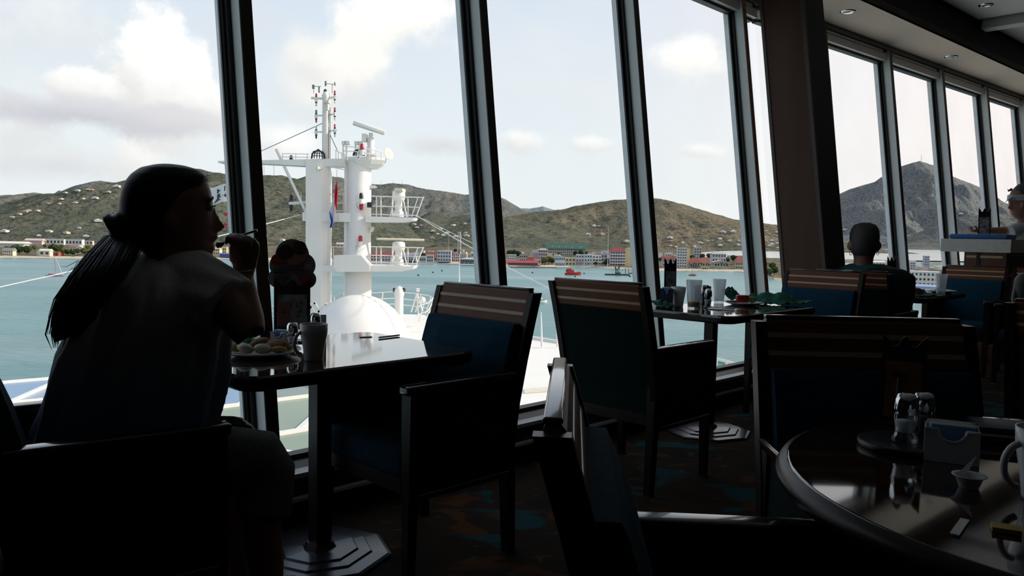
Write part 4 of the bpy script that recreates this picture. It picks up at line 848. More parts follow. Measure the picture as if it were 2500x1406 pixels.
# flags
def flag_mesh(pts, t): return None
def flag_material():
    m = mat('striped_flag', (.6, .6, .6), rough=.8, scale=30); nt = m.node_tree; N, L = nt.nodes, nt.links; b = N['Principled BSDF']
    uv = N.new('ShaderNodeUVMap'); uv.uv_map = 'stripe'; sp = N.new('ShaderNodeSeparateXYZ'); L.new(uv.outputs[0], sp.inputs[0])
    cr = N.new('ShaderNodeValToRGB'); cr.color_ramp.interpolation = 'CONSTANT'; L.new(sp.outputs[0], cr.inputs[0])
    cr.color_ramp.elements[0].position = 0; cr.color_ramp.elements[0].color = (.05, .20, .80, 1); cr.color_ramp.elements[1].position = .36; cr.color_ramp.elements[1].color = (.85, .82, .85, 1)
    k = cr.color_ramp.elements.new(.70); k.color = (.75, .03, .08, 1)
    L.new(cr.outputs[0], b.inputs['Base Color']); return m
def tri_flag():
    # hangs limp from the halyard: rows down the drop, stripes run across the folds
    rows = [(821, 436, 823.5), (817, 455, 824), (812, 475, 824), (808, 495, 823), (804, 510, 822), (806, 525, 818), (808, 540, 815), (805, 555, 811)]
    nx = 9; vs = []; uvs = []
    for i, (x0, y, x1) in enumerate(rows):
        for j in range(nx):
            t = j/(nx-1); vs.append(S(x0+(x1-x0)*t, y+8*(1-t)*(1 if i < 6 else .2), -.78+.14*math.sin(t*9+i*.8))); uvs.append((min(1, max(0, 1.0-.118*i+(t-.5)*.42)), i/7))
    bm = bmesh.new(); bv = [bm.verts.new(v) for v in vs]; lay = bm.loops.layers.uv.new('stripe')
    for i in range(len(rows)-1):
        for j in range(nx-1):
            ids = (i*nx+j, i*nx+j+1, (i+1)*nx+j+1, (i+1)*nx+j); f = bm.faces.new([bv[k] for k in ids]); f.smooth = True
            for lp, k in zip(f.loops, ids): lp[lay].uv = uvs[k]
    bmesh.ops.solidify(bm, geom=bm.faces[:], thickness=.012)
    me = bpy.data.meshes.new('courtesy_flag'); o0 = S(815, 555, -.78)
    for v in bm.verts: v.co -= o0
    bm.to_mesh(me); bm.free(); me.materials.append(flag_material()); o = bpy.data.objects.new('courtesy_flag', me); COL.objects.link(o); o.location = o0
    tag(o, 'limp red, white and blue flag hanging between the mast towers', 'flag')
tri_flag()
def emblem_flag():
    c = S(530, 476); e = empty('house_flag', c, 'white flag with dark crown and anchor emblem behind the window post', 'flag')
    nx, ny = 10, 8; vs = []
    def fp(u, v, d=0.): return S(502+56*u, 457+43*v-6*u+3*math.sin(u*6), .12*math.sin(u*7-7)+d)
    for i in range(nx+1):
        for j in range(ny+1): vs.append(fp(i/nx, j/ny))
    n0 = len(vs); vs += [v+Vector((0, .02, 0)) for v in vs]; fs = []
    for i in range(nx):
        for j in range(ny):
            a = i*(ny+1)+j; fs += [(a, a+1, a+ny+2, a+ny+1), (n0+a, n0+a+ny+1, n0+a+ny+2, n0+a+1)]
    MB().add(vs, fs, True).build('cloth', mat('white_flag', (.75, .74, .76), rough=.8), e)
    em = MB()
    for poly in (((.50, .16), (.62, .30), (.86, .08), (.84, .38), (.50, .42)), ((.50, .48), (.62, .48), (.62, .66), (.84, .60), (.86, .48), (.90, .70), (.62, .82), (.34, .92), (.50, .72))):
        q = [fp(u, v, -.03) for u, v in poly]; em.extrude(q, (0, .02, 0))
    em.build('emblem', M_lamp, e)
emblem_flag()
for px, py in ((553, 523), (552, 549)):
    q = [S(px-6, py-5), S(px+6, py-2), S(px-4, py+6)]; MB().extrude(q, (0, .03, 0)).build('red_pennant', mat('red_pennant', (.5, .03, .07), rough=.8), None, 'small red signal pennant below the white flag, %s one' % ('upper' if py < 530 else 'lower'), 'flag')
# ------------------------------------------------------------------ deck, radome, rails
def dk(px, py): return G(px, py, DECKZ)
edge = [dk(1035, 768), dk(1061, 782), dk(1200, 812), dk(1360, 837), dk(1560, 868), dk(1740, 908)]
poly = [(p.x, p.y) for p in edge]+[(8, 8), (-2, 6), (-7, 14), (-9, 24), (-10, 38), (-8, 46)]
deck = empty('deck_roof', (0, 25, DECKZ), kind='structure')
MB().prism(poly[::-1], DECKZ-1.2, DECKZ).build('deck_plating', M_ship, deck)
q = [dk(1280, 951), dk(1380, 944), dk(1380, 954), dk(1280, 961)]; MB().extrude([p+Z*.005 for p in q], (0, 0, .03)).build('deck_seam', M_cream, deck)
m = MB()
for a, b in zip(edge[1:], edge[2:]): m.bar(a+Z*.06, b+Z*.06, .12, .14)
m.build('deck_coaming', M_ship, deck)
c = S(875, 842, -5); DR = 124*35/F
rd = empty('radome', Vector((c.x, c.y, DECKZ)), 'big white satellite dome at the foot of the mast', 'radome')
prof = [(DR*math.cos(a), DR*math.sin(a)) for a in [math.radians(-20+11*i) for i in range(10)]]+[(.02, DR)]
MB().lathe(prof, c, 64).build('shell', M_ship, rd)
m = MB()
for az in (.45, -.55, 2.6, 3.6): m.tube([c+Vector((math.cos(az)*math.cos(t), math.sin(az)*math.cos(t), math.sin(t)))*DR*1.001 for t in [math.radians(-15+10*i) for i in range(11)]], .012, 5)
m.build('seam', M_cream, rd)
MB().lathe([(DR*1.0, 0), (DR*1.02, .0), (DR*1.02, .35), (DR*.98, .4)], (c.x, c.y, DECKZ), 48).build('base_ring', M_ship, rd)
# curved bow rail
rail = empty('bow_railing', dk(1030, 775), 'curved white safety railing right of the dome', 'railing')
arc = [(905, 715), (960, 712), (1010, 716), (1045, 721), (1058, 727), (1048, 738), (1020, 748)]
def rp(px, py, dz, Yd): p = D(px, py, Yd); return p
for off in (0, 16, 30):
    m = MB(); m.tube([D(x-off*.25*(1 if x > 1000 else 0), y+off+(.35*off if i > 4 else 0), 41-i*.25) for i, (x, y) in enumerate(arc)], .03, 6); m.build('hand_rail', M_ship, rail)
for i, (x, y) in enumerate([(935, 713), (985, 713), (1028, 718), (1052, 724), (1056, 730), (1035, 743)]):
    m = MB(); m.tube([D(x, y, 41-i*.25), D(x-(14 if x > 1000 else 6), y+44, 41-i*.25)], .03, 6); m.build('rail_post', M_ship, rail)
rail2 = empty('side_railing', dk(760, 790), 'white safety railing behind the left tower', 'railing')
for off in (0, 12, 26):
    m = MB(); m.tube([D(655, 748+off, 43), D(750, 746+off, 43), D(846, 711+off, 43)], .03, 6); m.build('hand_rail', M_ship, rail2)
for x, y in ((815, 722), (838, 714), (660, 748), (700, 747)):
    m = MB(); m.tube([D(x, y, 43), D(x+3, y+40, 43)], .03, 6); m.build('rail_post', M_ship, rail2)
gw = empty('stair_gate', dk(765, 800), 'white crossed stair rails left of the dome', 'railing')
for a, b in (((754, 738), (782, 800)), ((768, 738), (786, 776)), ((750, 760), (770, 738)), ((770, 770), (795, 742)), ((795, 742), (815, 750))):
    m = MB(); m.bar(D(*a, 37), D(*b, 37), .09); m.build('rail', M_ship, gw)
b = D(974, 765, 38.); v = empty('vent_post', Vector((b.x, b.y, DECKZ)), 'white round-headed vent post with two black horns', 'vent')
MB().lathe([(.22, 0), (.21, 1.0), (.24, 1.05), (.23, 1.25), (.15, 1.42), (.02, 1.48)], (b.x, b.y, DECKZ), 18).build('post', M_ship, v) if False else MB().lathe([(.22, DECKZ), (.21, D(974, 725, 38).z), (.25, D(974, 718, 38).z), (.24, D(974, 708, 38).z), (.15, D(974, 701, 38).z), (.02, D(974, 698, 38).z)], (b.x, b.y, 0), 18).build('post', M_ship, v)
for sx in (-1, 1): MB().lathe([(.03, -.1), (.12, .0), (.10, .06)], D(974+sx*11, 708, 38), 12, R=Vector((sx, -.5, 0)).to_track_quat('Z', 'X').to_matrix()).build('horn', M_lamp, v)
b = D(1018, 762, 37); v = empty('search_light', Vector((b.x, b.y, DECKZ)), 'white tripod searchlight on the bow platform', 'searchlight')
for a in ((1004, 762), (1022, 770), (1032, 760)): m = MB(); m.tube([D(*a, 37), D(1018, 716, 37)], .04, 6); m.build('leg', M_ship, v)
MB().lathe([(.02, -.05), (.16, -.02), (.17, .05), (.02, .09)], D(1031, 733, 36.9), 16, R=rot(1.3, 'X')).build('lamp_head', M_ship, v); MB().box(D(1020, 708, 37), (.14, .14, .18)).build('top_box', M_ship, v)
for px, yt, yb, Yd, lb in ((1321, 761, 832, 33, 'white whip antenna on the deck edge between two chairs'), (1359, 782, 838, 33, 'shorter white whip antenna beside the striped chair back'), (1121, 645, 760, 38, 'thin white whip antenna behind the left chair')):
    p0 = D(px+2, yb, Yd); p0.z = min(p0.z, DECKZ+.05) if yb > 830 else p0.z; MB().tube([p0, D(px+1, yb-(yb-yt)*.4, Yd), D(px, yt, Yd)], [.05, .035, .015], 6).build('whip_antenna', M_ship, None, lb, 'antenna')
# ------------------------------------------------------------------ glass canopy below the windows
M_cglass = mat('canopy_glass', (.22, .32, .46), (.17, .27, .40), rough=.15, scale=.4, spec=.6)
M_cgreen = mat('canopy_glass_green', (.25, .30, .24), (.20, .26, .22), rough=.15, scale=.4, spec=.6)
cn = empty('glass_canopy', (-8, 14, -3.4), 'faceted glass roof with white frames below the windows', 'canopy')
gx = [-14.2, -11.8, -9.4, -7.0, -4.7, -2.6]; gy = [8.2, 10.6, 13.0, 15.4, 17.8]
def cz(i, j): return -2.45+.42*((i+j) % 2)-.08*j
for i in range(5):
    for j in range(4 if i < 4 else 2):
        q = [Vector((gx[i]+.35*j, gy[j]+.30*i, cz(i, j))), Vector((gx[i+1]+.35*j, gy[j]+.30*(i+1), cz(i+1, j))), Vector((gx[i+1]+.35*(j+1), gy[j+1]+.30*(i+1), cz(i+1, j+1))), Vector((gx[i]+.35*(j+1), gy[j+1]+.30*i, cz(i, j+1)))]
        for t in (((0, 1, 2), (0, 2, 3)) if (i+j) % 2 else ((0, 1, 3), (1, 2, 3))):
            MB().extrude([q[k] for k in t], (0, 0, -.04)).build('pane', M_cgreen if i >= 3 else M_cglass, cn)
fr = MB()
for i in range(6):
    for j in range(5 if i < 5 else 3):
        a = Vector((gx[i]+.35*j, gy[j]+.30*i, cz(i, j)))
        if i < 4 or (i == 4 and j < 3): fr.bar(a, (gx[i+1]+.35*j, gy[j]+.30*(i+1), cz(i+1, j)), .10)
        if j < (4 if i < 5 else 2): fr.bar(a, (gx[i]+.35*(j+1), gy[j+1]+.30*i, cz(i, j+1)), .11)
        if (i < 4 and j < 4) or (i == 4 and j < 2):
            if (i+j) % 2: fr.bar(a, (gx[i+1]+.35*(j+1), gy[j+1]+.30*(i+1), cz(i+1, j+1)), .09)
            else: fr.bar((gx[i+1]+.35*j, gy[j]+.30*(i+1), cz(i+1, j)), (gx[i]+.35*(j+1), gy[j+1]+.30*i, cz(i, j+1)), .09)
fr.build('frame', M_ship, cn)
e0, e1 = G(-120, 1012, -3.0), G(620, 915, -3.0)
MB().hexa([e0+Z*v+Vector((0, d, 0)) for v, d in ()] or [e0, e1, e1+Vector((-.2, 2.2, 0)), e0+Vector((-.2, 2.2, 0)), e0+Z*.3, e1+Z*.3, e1+Vector((-.2, 2.2, .3)), e0+Vector((-.2, 2.2, .3))]).build('canopy_gutter', M_ship, cn)
MB().prism([(-16, 4), (-3.6, 4), (-3.6, 22), (-16, 20)], -4.4, -4.2).build('deck_below', M_ship, deck)
# green glass wind screen at the right-hand deck edge
ws = empty('wind_screen', G(1770, 895, DECKZ), 'green glass wind screen with white frame at the deck edge', 'wind screen')
a, b = D(1700, 864, 27), D(1850, 902, 27)
for i in range(6):
    p0, p1 = a.lerp(b, i/6), a.lerp(b, (i+1)/6); dn = Vector((-.25, -.5, -.75))
    MB().extrude([p0, p1, p1+dn, p0+dn], (0, .03, -.02)).build('pane', mat('screen_glass', (.10, .30, .26), rough=.2, scale=2) if i == 0 else bpy.data.materials['screen_glass'], ws); MB().bar(p0, p0+dn*1.05, .08).build('frame_post', M_ship, ws)
MB().bar(a, b, .09).build('top_rail', M_ship, ws); MB().bar(a+Vector((-.25, -.5, -.75)), b+Vector((-.25, -.5, -.75)), .12).build('bottom_rail', M_ship, ws)
# ================================================================== furniture
M_wood = mat('mahogany_wood', (.175, .066, .030), (.11, .040, .018), rough=.42, scale=6, stretch=(.6, .12, 1), spec=.22)
M_wdark = mat('dark_stained_wood', (.022, .011, .008), (.014, .008, .006), rough=.34, scale=6, spec=.25)
M_gloss = mat('lacquered_wood', (.030, .014, .009), (.020, .010, .007), rough=.16, scale=6, spec=.6, coat=.6)
M_inlay = mat('pale_maple_inlay', (.50, .36, .22), (.44, .31, .19), rough=.35, scale=12)
M_blue = mat('blue_upholstery', (.008, .050, .088), (.006, .037, .066), rough=.9, scale=60, spec=.15, bump=.3, bscale=300)
M_green = mat('dark_green_upholstery', (.008, .020, .019), (.006, .014, .013), rough=.95, scale=60, spec=.1, bump=.3, bscale=300)
M_top = mat('polished_table_top', (.022, .011, .008), (.035, .018, .012), rough=.04, scale=4, spec=.55, coat=.8, stretch=(1, .2, 1))
M_iron = mat('polished_dark_metal', (.03, .03, .034), rough=.22, scale=20, spec=.5)
def build_chair(name):
    """faces +x, stands on z = 0"""
    e = empty(name, (0, 0, 0))
    HW = .275; TOP = .955
    def bk(z): t = max(0, (z-.42)/(TOP-.42)); return -.205-.13*t**1.25        # back line
    for sy in (-1, 1):
        y = sy*(HW-.025)
        MB().hexa([(-.235+dx*.02, y+dy*.016, 0) for dx, dy in ((-1, -1), (1, -1), (1, 1), (-1, 1))]+[(-.205+dx*.026, y+dy*.024, .66) for dx, dy in ((-1, -1), (1, -1), (1, 1), (-1, 1))]).build('rear_leg', M_wdark, e)
        MB().hexa([(.225+dx*.016, y+dy*.015, 0) for dx, dy in ((-1, -1), (1, -1), (1, 1), (-1, 1))]+[(.215+dx*.024, y+dy*.024, .64) for dx, dy in ((-1, -1), (1, -1), (1, 1), (-1, 1))]).build('front_leg', M_wdark, e)
        MB().rbox((.0, y, .652), (.50, .052, .03), .007).build('armrest', M_gloss, e)
        MB().rbox((.005, y, .475), (.40, .030, .325), .008).build('side_panel', M_green, e)
        MB().rbox((.005, y+sy*.006, .300), (.42, .050, .022), .005).build('side_rail', M_gloss, e)
    MB().rbox((.01, 0, .405), (.47, .49, .11), .035, seg=4).build('seat', M_blue, e)
    MB().box((.225, 0, .335), (.03, .45, .05)).build('front_rail', M_wdark, e); MB().box((-.215, 0, .335), (.03, .45, .05)).build('rear_rail', M_wdark, e)
    # back: lower upholstered shell, front pad, wood crest with two inlays
    zs = [.36, .45, .54, .63, .72, .80, .835]
    def slabz(zz, y0, y1, d0, d1, m, nm, par, crown=0.):
        mb = MB(); rings = []
        for i, z in enumerate(zz):
            c = crown*math.sin(math.pi*i/(len(zz)-1))
            rings.append([(bk(z)+d0, y0, z), (bk(z)+d1+c*.35, y0, z), (bk(z)+d1+c, y0*.6, z), (bk(z)+d1+c, y1*.6, z), (bk(z)+d1+c*.35, y1, z), (bk(z)+d0, y1, z)])
        mb.loft(rings, smooth=False); return mb.build(nm, m, par)
    slabz(zs, -.252, .252, -.022, .012, M_green, 'back_shell', e)
    slabz([.44, .46, .55, .65, .75, .81, .832], -.245, .245, .012, .050, M_blue, 'back_pad', e, .022)
    cr = MB(); rings = []
    for z in [.832, .86, .90, .945]: rings.append([(bk(z)-.018, -.248, z), (bk(z)+.012, -.248, z), (bk(z)+.012, .248, z), (bk(z)-.018, .248, z)])
    rings.append([(bk(TOP)-.012, -.242, TOP), (bk(TOP)+.006, -.242, TOP), (bk(TOP)+.006, .242, TOP), (bk(TOP)-.012, .242, TOP)])
    crest = cr.loft(rings, smooth=False).build('crest_rail', M_wood, e)
    MB().rbox((bk(TOP)-.003, 0, TOP+.002), (.026, .494, .010), .004).build('crest_cap', M_gloss, crest)
    for z in (.868, .913):
        for d in (.0125, -.0185):
            MB().hexa([(bk(z-.006)+d-.0015, -.245, z-.006), (bk(z-.006)+d+.0015, -.245, z-.006), (bk(z-.006)+d+.0015, .245, z-.006), (bk(z-.006)+d-.0015, .245, z-.006), (bk(z+.006)+d-.0015, -.245, z+.006), (bk(z+.006)+d+.0015, -.245, z+.006), (bk(z+.006)+d+.0015, .245, z+.006), (bk(z+.006)+d-.0015, .245, z+.006)]).build('inlay', M_inlay, crest)
    for sy in (-1, 1):
        mb = MB(); rings = []
        for z in [.40, .55, .70, .83, .945]: y = sy*.262; rings.append([(bk(z)-.03, y-.014, z), (bk(z)+.018, y-.014, z), (bk(z)+.018, y+.014, z), (bk(z)-.03, y+.014, z)])
        mb.loft(rings, smooth=False).build('back_post', M_wdark, e)
    return e
M_stone_grey = mat('grey_webbing', (.22, .22, .23), rough=.9, scale=80)
proto = build_chair('dining_chair'); used = False
def chair(s, w, ang, label, xy=None, sc=1.):
    global used
    o = proto if not used else copy_tree(proto); used = True
    p = P(s, w, 0) if xy is None else Vector((*xy, 0)); o.location = p; o.rotation_euler = (0, 0, math.radians(ang)); o.scale = (sc, sc, sc)
    return tag(o, label, 'chair', 'restaurant armchairs')
CH1 = chair(1.745, 2.225, 225, 'armchair with blue padded back facing the woman across the window table')
CH2 = chair(3.115, 2.235, 45, 'armchair seen from behind, back to back with the blue one, striped wooden crest')
CH3 = chair(5.02, 2.29, 225, 'armchair with blue back in front of the wooden pillar')
CHW = chair(.665, 2.17, 37, 'armchair the ponytailed woman sits in, at the left edge')
CHM = chair(5.90, 2.19, 45, 'armchair under the man in teal, backing onto the pillar chair')
CH6 = chair(7.93, 2.10, 225, 'far blue armchair with striped crest below the pale counter')
CH4 = chair(0, 0, 268, 'dark armchair on the far side of the round table', (.89, 1.66))
CH7 = chair(0, 0, -4.5, 'nearest armchair, seen edge-on left of the round table', (.398, 1.14), .97)
CH5 = chair(0, 0, 47, 'striped armchair cut off by the right edge of the photo', (2.24, 2.9))
CH8 = chair(0, 0, 225, 'armchair with a dark backpack on its seat at the right edge', (4.42, 6.5))
bk_ = empty('backpack', Vector((4.36, 6.44, .462)), 'dark backpack with grey strap sitting on an armchair at the right edge', 'backpack')
MB().rbox(Vector((4.36, 6.44, .462+.24)), (.26, .34, .47), .09, rot(math.radians(45), 'Z'), seg=5).build('bag', M_black, bk_); MB().rbox(Vector((4.27, 6.35, .462+.15)), (.09, .26, .24), .04, rot(math.radians(45), 'Z'), seg=4).build('front_pocket', M_dark, bk_)
MB().tube([Vector((4.22, 6.50, .88)), Vector((4.17, 6.46, .72)), Vector((4.20, 6.44, .56)), Vector((4.30, 6.50, .50))], .016, 8).build('strap', M_stone_grey, bk_)
def rounded(x0, x1, y0, y1, r, n=6):
    pts = []
    for cx, cy, a0 in ((x1-r, y1-r, 0), (x0+r, y1-r, 90), (x0+r, y0+r, 180), (x1-r, y0+r, 270)):
        for k in range(n+1): a = math.radians(a0+90*k/n); pts.append((cx+r*math.cos(a), cy+r*math.sin(a)))
    return pts
def wtable(s0, s1, w0, w1, label, posts):
    e = empty('window_table', P((s0+s1)/2, (w0+w1)/2, 0), label, 'table', 'window tables')
    def loop(d, h): return [P(a, b, h) for a, b in rounded(s0+d, s1-d, w0+d, w1-d, .075-d)]
    MB().loft([loop(.008, .695), loop(0, .703), loop(0, .727)], smooth=False).build('table_edge', M_wdark, e)
    MB().loft([loop(0, .727), loop(.002, .734), loop(.008, .740)], smooth=False).build('table_top', M_top, e)
    for s, w in posts:
        p = P(s, w, 0)
        mb = MB(); mb.box((p.x, p.y, .355), (.058, .058, .69), rot(math.radians(45), 'Z')); mb.build('pedestal', M_wdark, e)
        MB().lathe([(.255, 0), (.258, .008), (.245, .012), (.19, .014), (.184, .020), (.14, .022), (.134, .028), (.06, .031), (.045, .05)], p, 8, smooth=False).build('foot_plate', M_iron, e)
        MB().rbox((p.x, p.y, .685), (.3, .3, .02), .004, rot(math.radians(45), 'Z')).build('top_bracket', M_wdark, e)
    return e
wtable(1.0, 1.892, 2.045, 2.745, 'polished dark table in front of the woman with her breakfast', [(1.45, 2.40)])
wtable(3.80, 4.93, 2.13, 2.755, 'dark window table with two tumblers and a fruit plate', [(4.12, 2.43)])
wtable(6.45, 7.60, 1.98, 2.62, 'dark window table beside the man in teal', [(6.9, 2.3)])
RT = (1.062, 1.30); RR = .575
e = empty('round_table', Vector((*RT, 0)), 'big round dark table in the right foreground', 'table')
MB().lathe([(RR-.03, .695), (RR-.008, .70), (RR, .712), (RR, .722), (RR-.008, .734), (RR-.02, .739)], (*RT, 0), 96, closed=True).build('rim', M_wdark, e)
MB().lathe([(RR-.03, .70), (RR-.02, .739), (RR-.025, .740)], (*RT, 0), 96).build('table_top', M_top, e)
MB().lathe([(.05, .06), (.045, .69), (.16, .695)], (*RT, 0), 20).build('pedestal', M_wdark, e); MB().lathe([(.30, 0), (.30, .015), (.2, .03), (.06, .07)], (*RT, 0), 8, smooth=False).build('foot_plate', M_iron, e)
# ------------------------------------------------------------------ pale counter by the bow windows
M_stone = mat('pale_counter_top', (.62, .60, .56), (.56, .54, .51), rough=.35, scale=20)
M_panel = mat('counter_wood', (.10, .036, .018), (.065, .024, .012), rough=.4, scale=5, stretch=(1, 1, .1))
def onx(px, w): k = (px-CX)/F; return w*(1+k)/(1-k)
cs, cw0, cw1 = 8.75, 1.93, 2.34
e = empty('service_counter', P(9.4, 2.0, 0), 'wooden service counter with thick pale top at far right', 'counter')
def cbox(s0, s1, w0, w1, h0, h1): return MB().hexa([P(s, w, h) for h in (h0, h1) for s, w in ((s0, w0), (s1, w0), (s1, w1), (s0, w1))])
cbox(cs, cs+1.0, cw0, cw1+.21, 1.085, 1.215).build('counter_top', M_stone, e)
cbox(cs+.04, cs+.96, cw0+.04, cw1, .0, 1.085).build('cabinet', M_panel, e)
for a, b, hh in ((2.0, 2.32, 1.04), (2.0, 2.32, .86), (2.0, 2.32, .66)): cbox(cs+.034, cs+.04, a, b, hh-.012, hh+.012).build('inlay', M_inlay, e)
cbox(cs+.030, cs+.04, 2.2, 2.23, .5, 1.08).build('panel_joint', M_black, e)
for hh in (1.06, .86): cbox(cs+.1, cs+.9, cw0+.034, cw0+.04, hh-.012, hh+.012).build('inlay', M_inlay, e)
M_towel = mat('blue_towel', (.06, .17, .42), (.05, .14, .36), rough=.95, scale=40, bump=.5, bscale=200)
MB().rbox(P(9.05, 2.25, 1.215+.026), (.40, .52, .05), .022, rot(math.radians(45), 'Z'), seg=4).build('folded_towel', M_towel, None, 'folded bright blue towel lying on the pale counter', 'towel')
# ------------------------------------------------------------------ table things
M_china = mat('white_china', (.66, .67, .68), (.62, .63, .64), rough=.25, scale=8)
M_tint = mat('grey_mug_glaze', (.40, .40, .41), (.36, .36, .37), rough=.3, scale=8)
M_plast = mat('white_plastic', (.50, .52, .56), rough=.5, scale=10); M_paper = mat('white_paper', (.72, .72, .70), rough=.9, scale=30)
M_nap = mat('green_napkin', (.035, .165, .105), (.026, .125, .08), rough=.95, scale=30, bump=.4, bscale=200)
M_blk = mat('black_sign_frame', (.010, .010, .012), rough=.4); M_salt = mat('salt_grains', (.7, .7, .68), rough=.9, scale=200)
def thin_glass(name, c=(.9, .93, .95), a=.16, rough=.05, frost=0.):
    m = bpy.data.materials.new(name); m.use_nodes = True; nt = m.node_tree; N, L = nt.nodes, nt.links; N.clear()
    tr = N.new('ShaderNodeBsdfTransparent'); tr.inputs[0].default_value = (*c, 1)
    gl = N.new('ShaderNodeBsdfGlossy'); gl.inputs['Roughness'].default_value = rough
    df = N.new('ShaderNodeBsdfTranslucent'); df.inputs[0].default_value = (.92, .94, .94, 1); d2 = N.new('ShaderNodeBsdfDiffuse'); d2.inputs[0].default_value = (.6, .62, .62, 1)
    nz = N.new('ShaderNodeTexNoise'); nz.inputs['Scale'].default_value = 60; tc = N.new('ShaderNodeTexCoord'); L.new(tc.outputs['Object'], nz.inputs['Vector'])
    lw = N.new('ShaderNodeLayerWeight'); lw.inputs[0].default_value = .35
    ad = N.new('ShaderNodeMath'); ad.operation = 'MULTIPLY_ADD'; L.new(lw.outputs['Facing'], ad.inputs[0]); ad.inputs[1].default_value = .45; ad.inputs[2].default_value = a*.4; ad.use_clamp = True
    m1 = N.new('ShaderNodeMixShader'); L.new(ad.outputs[0], m1.inputs[0]); L.new(tr.outputs[0], m1.inputs[1]); L.new(gl.outputs[0], m1.inputs[2])
    md = N.new('ShaderNodeMixShader'); md.inputs[0].default_value = .25; L.new(df.outputs[0], md.inputs[1]); L.new(d2.outputs[0], md.inputs[2])
    fm = N.new('ShaderNodeMath'); fm.operation = 'MULTIPLY_ADD'; L.new(nz.outputs['Fac'], fm.inputs[0]); fm.inputs[1].default_value = frost*.1; fm.inputs[2].default_value = frost; fm.use_clamp = True
    m2 = N.new('ShaderNodeMixShader'); L.new(fm.outputs[0], m2.inputs[0]); L.new(m1.outputs[0], m2.inputs[1]); L.new(md.outputs[0], m2.inputs[2])
    o = N.new('ShaderNodeOutputMaterial'); L.new(m2.outputs[0], o.inputs[0]); return m
M_clear = thin_glass('clear_glass'); M_frost = thin_glass('misted_tumbler', a=.2, rough=.2, frost=.26)
M_juice = mat('orange_juice', (.75, .30, .03), rough=.3, scale=30)
T = .7405
def mug(p, h, r, rb, hang, m, label):
    e = empty('coffee_mug', p, label, 'mug')
    MB().lathe([(rb*.6, .003), (rb, 0), (rb*1.05, .006), (rb*1.18, h*.35), (r*.97, h*.75), (r, h), (r*.94, h), (r*.9, h*.72), (rb*1.05, h*.3), (rb*.8, .012), (.001, .012)], p, 32, closed=True).build('cup', m, e)
    d = Vector((math.cos(hang), math.sin(hang), 0)); pts = []
    for k in range(11):
        a = math.radians(-80+160*k/10); rr = r*.95+math.cos(a)*.030; pts.append(Vector(p)+d*rr+Z*(h*.50+math.sin(a)*h*.30))
    MB().tube(pts, .0058, 8).build('handle', m, e); return e
def tumbler(p, h, r, rb, m, label, juice=0.):
    e = empty('tumbler', p, label, 'glass')
    MB().lathe([(rb, 0), (rb*1.02, .004), (r, h), (r*.965, h), (rb*.97, .010), (.001, .010)], p, 32, closed=True).build('glass', m, e)
    if juice: MB().lathe([(.002, .011), (rb*.95, .011), (rb*.95+(r-rb)*juice/h, juice), (.002, juice)], p, 28, closed=True).build('juice', M_juice, e)
    return e
def shaker(p, h, r, label, fill=M_salt):
    e = empty('salt_shaker', p, label, 'shaker')
    MB().lathe([(r*1.15, 0), (r*1.25, .006), (r*1.0, .016), (r*.92, .025), (r*1.12, h*.45), (r*1.02, h*.62)], p, 24).build('glass_body', M_clear, e)
    MB().lathe([(r*.8, .02), (r*.98, h*.42), (.001, h*.42)], p, 20).build('contents', fill, e)
    MB().lathe([(r*1.05, h*.58), (r*1.14, h*.66), (r*1.05, h*.86), (r*.8, h*.97), (r*.4, h), (.001, h)], p, 24).build('cap', M_chrome, e); return e
def caddy(p, ang, label, w=.075, d=.055, h=.055, packs=7, m=M_plast):
    e = empty('sugar_caddy', p, label, 'sugar caddy'); R = rot(ang, 'Z')
    mb = MB(); t = .004
    mb.rbox(Vector(p)+R @ Vector((0, 0, t/2+.001)), (w, d, t), .002, R)
    for sx in (-1, 1): mb.rbox(Vector(p)+R @ Vector((sx*(w/2-t/2), 0, h/2)), (t, d, h), .002, R)
    for sy in (-1, 1):
        # front and back with a half-round finger notch
        n = 9; pts = [(-w/2, 0), (w/2, 0), (w/2, h)]+[(math.cos(math.radians(180*k/n))*w*.26, h-math.sin(math.radians(180*k/n))*h*.36) for k in range(n+1)]+[(-w/2, h)]
        q = [Vector(p)+R @ Vector((x, sy*(d/2-t/2)-t/2, z)) for x, z in pts]; mb.extrude(q, R @ Vector((0, t, 0)))
    mb.build('box', m, e)
    MB().tube([Vector(p)+R @ Vector((x, -d/2, z)) for x, z in [(-w/2, h), (-w*.26, h)]+[(math.cos(math.radians(180-180*k/8))*w*.26, h-math.sin(math.radians(180*k/8))*h*.36) for k in range(9)]+[(w*.26, h), (w/2, h)]], .0032, 6).build('rim', m, e)
    for k in range(packs):
        y = -d/2+.010+(d-.02)*k/(packs-1); MB().rbox(Vector(p)+R @ Vector((RND.uniform(-.004, .004), y, h*.55+.006)), (w*.84, .0045, h*.95), .002, R @ rot(RND.uniform(-.14, .06), 'X')).build('packet', M_paper if k % 3 else mat('blue_packet', (.12, .25, .45), rough=.8) if k == 0 else M_paper, e)
    return e
